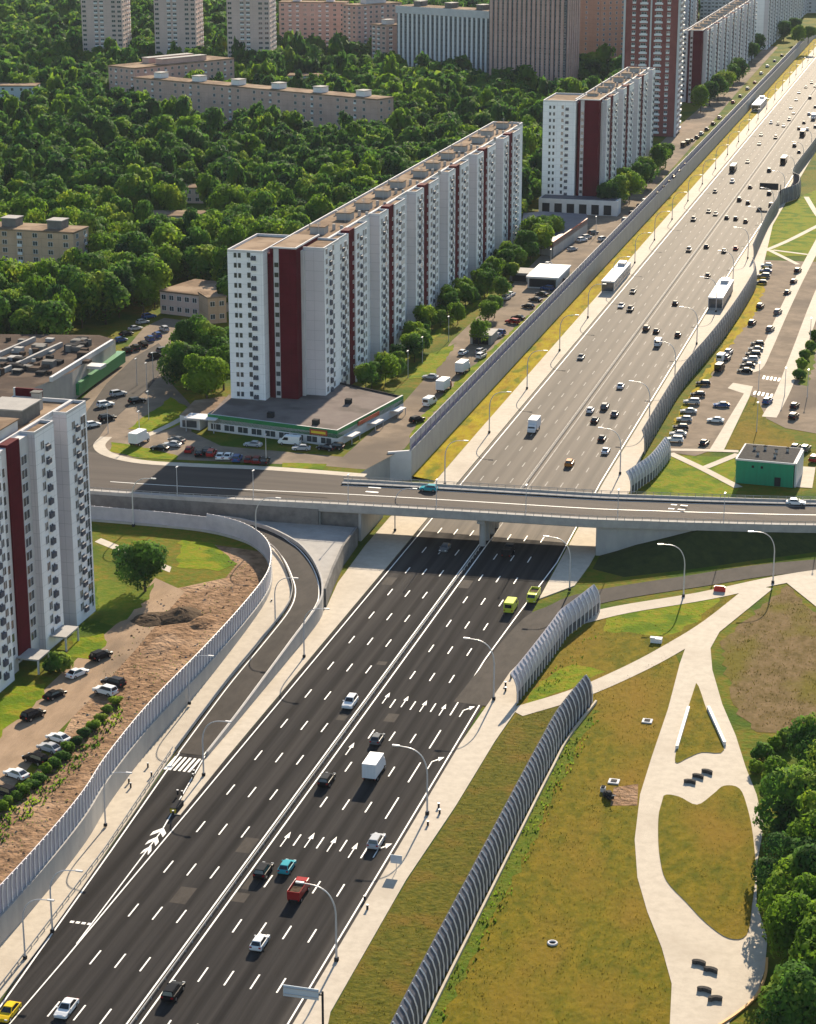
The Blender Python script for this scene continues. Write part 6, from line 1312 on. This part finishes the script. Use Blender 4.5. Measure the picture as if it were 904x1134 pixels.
a = smooth_line(ats([(848, 1062), (846, 1082), (836, 1104), (816, 1122), (795, 1136)]), 4); q = MB(); q.wall([(*p, .06, .3) for p in a], .35, 'orangep'); tag(q.build('kerb'), 'orange painted curved kerb at the bottom right of the promenade', 'kerb')
p = at(612, 1045); q = MB(); q.tube([(math.cos(i * .5236) * .62, math.sin(i * .5236) * .62, .1) for i in range(13)], .18, 'lightgrey', 6, False); q.cyl((0, 0, -.02), .5, .05, 'dark', n=12); o = q.build('manhole_ring', None, (p[0], p[1], 0)); tag(o, 'white concrete manhole ring on the dry lawn', 'manhole')
for (x, y, l) in [(717, 799, 'pale square hatch with dark middle on the lawn left of the promenade'), (680, 866, 'pale hatch stone beside dark machine on the lawn')]:
    p = at(x, y); q = MB(); q.box(-.9, .9, -.9, .9, -.02, .22, 'lightgrey'); q.box(-.5, .5, -.5, .5, .22, .3, 'stone'); o = q.build('hatch', None, (p[0], p[1], 0)); tag(o, l, 'hatch')
p = at(727, 711); q = MB(); q.box(-1.1, 1.1, -.7, .7, 0, .9, 'balc'); q.box(-1.2, -.2, -.8, .2, .9, 1.1, 'lightgrey'); o = q.build('cabinet', None, (p[0], p[1], 0), ); tag(o, 'small white cabinet on the brown lawn above the promenade', 'cabinet')
p = at(797, 655); q = MB(); q.prism([(-1.2, -.35), (1.2, -.35), (1.2, .35), (-1.2, .35)], 0, 1.0, 'red'); q.box(-1.0, 1.0, -.2, .2, 1.0, 1.2, 'red'); o = q.build('plastic_barrier', None, (p[0], p[1], .06)); tag(o, 'red plastic road barrier beside the slip road pavement', 'barrier')
p = at(674, 884); t = empty('machine', (p[0], p[1], 0), .6); tag(t, 'small dark compactor machine with handle standing on the lawn', 'machine')
q = MB(); q.box(-.5, .5, -1.1, .9, .25, 1.0, 'dark'); q.box(-.35, .35, -.6, .3, 1.0, 1.35, 'stone'); q.build('body', t); q = MB(); q.cyl((-.6, .7, .4), .4, 1.2, 'stone', 'x', 12); q.build('roller', t); q = MB(); q.tube([(0, -1.0, .8), (0, -2.0, 1.4), (-.3, -2.1, 1.4), (.3, -2.1, 1.4)], .06, 'steel', 5); q.build('handle', t)
p = at(668, 876); q = MB(); q.box(-.4, .4, -.5, .5, 0, .7, 'lightgrey'); q.box(-.3, .3, -.4, .4, .7, .9, 'dark'); o = q.build('crate', None, (p[0], p[1], 0)); tag(o, 'small pale crate left of the dark machine on lawn', 'crate')
sl = MB(); sl.sheet(ats([(680, 872), (707, 868), (706, 892), (676, 892)]), .004, 'dirt'); struct('earth_patch', sl, 'square patch of bare brown earth beside the promenade', 'earth')
# ================================================================== LIGHT, AIR, CAMERA
SUN_EL, SUN_AZ = R(25.5), R(-1.8)
s = bpy.data.lights.new('sun', 'SUN'); s.energy = 5.0; s.angle = R(.53); s.color = (1, .85, .645)
so = bpy.data.objects.new('sun', s); COL.objects.link(so)
dv = Vector((math.sin(SUN_AZ) * math.cos(SUN_EL), math.cos(SUN_AZ) * math.cos(SUN_EL), math.sin(SUN_EL)))
so.rotation_euler = dv.to_track_quat('Z', 'Y').to_euler(); so.location = (0, 0, 300)
W = bpy.data.worlds.new('World'); SC.world = W; W.use_nodes = True; nt = W.node_tree
sky = nt.nodes.new('ShaderNodeTexSky'); sky.sky_type = 'NISHITA'; sky.sun_disc = False; sky.sun_elevation = SUN_EL; sky.sun_rotation = SUN_AZ; sky.air_density = 1.3; sky.dust_density = .5; sky.ozone_density = 2.2
bg = nt.nodes['Background']; nt.links.new(sky.outputs[0], bg.inputs[0]); bg.inputs[1].default_value = .075
HAZE = .000025
if HAZE:
    m = bpy.data.materials.new('haze'); m.use_nodes = True; n_ = m.node_tree; n_.nodes.remove(n_.nodes['Principled BSDF'])
    v = n_.nodes.new('ShaderNodeVolumePrincipled'); v.inputs['Color'].default_value = (.78, .87, 1, 1); v.inputs['Density'].default_value = HAZE; v.inputs['Anisotropy'].default_value = 0
    n_.links.new(v.outputs[0], n_.nodes['Material Output'].inputs['Volume']); M['haze'] = m
    q = MB(); q.box(-5500, 5500, -1200, 9500, -1.5, 165, 'haze'); o = q.build('haze'); tag(o, 'thin pale summer haze lying over the whole district', 'haze', kind='stuff')
cam = bpy.data.cameras.new('camera'); co = bpy.data.objects.new('camera', cam); COL.objects.link(co)
co.location = CAM; co.rotation_euler = (R(90) - PITCH, 0, YAW)
cam.sensor_fit = 'VERTICAL'; cam.sensor_height = 24; cam.lens = 24 * FPX / 1134; cam.clip_end = 12000; cam.clip_start = 1
SC.camera = co
SC.view_settings.view_transform = 'Standard'; SC.view_settings.look = 'None'; SC.view_settings.gamma = 1; SC.view_settings.use_curve_mapping = False
SC.view_settings.exposure = 1.15
cy = SC.cycles
try:
    cy.use_denoising = True; cy.max_bounces = 5; cy.diffuse_bounces = 2; cy.glossy_bounces = 2; cy.transmission_bounces = 2; cy.volume_bounces = 0; cy.transparent_max_bounces = 6; cy.volume_step_rate = 10; cy.sample_clamp_indirect = 4
except Exception as ex: print(ex)
for l, g_ in LABELS.items():
    if len(g_) > 1 and (None in g_ or len(set(g_)) > 1): print('DUP LABEL', l, g_)
    elif len(g_) > 1: print('shared', len(g_), l)
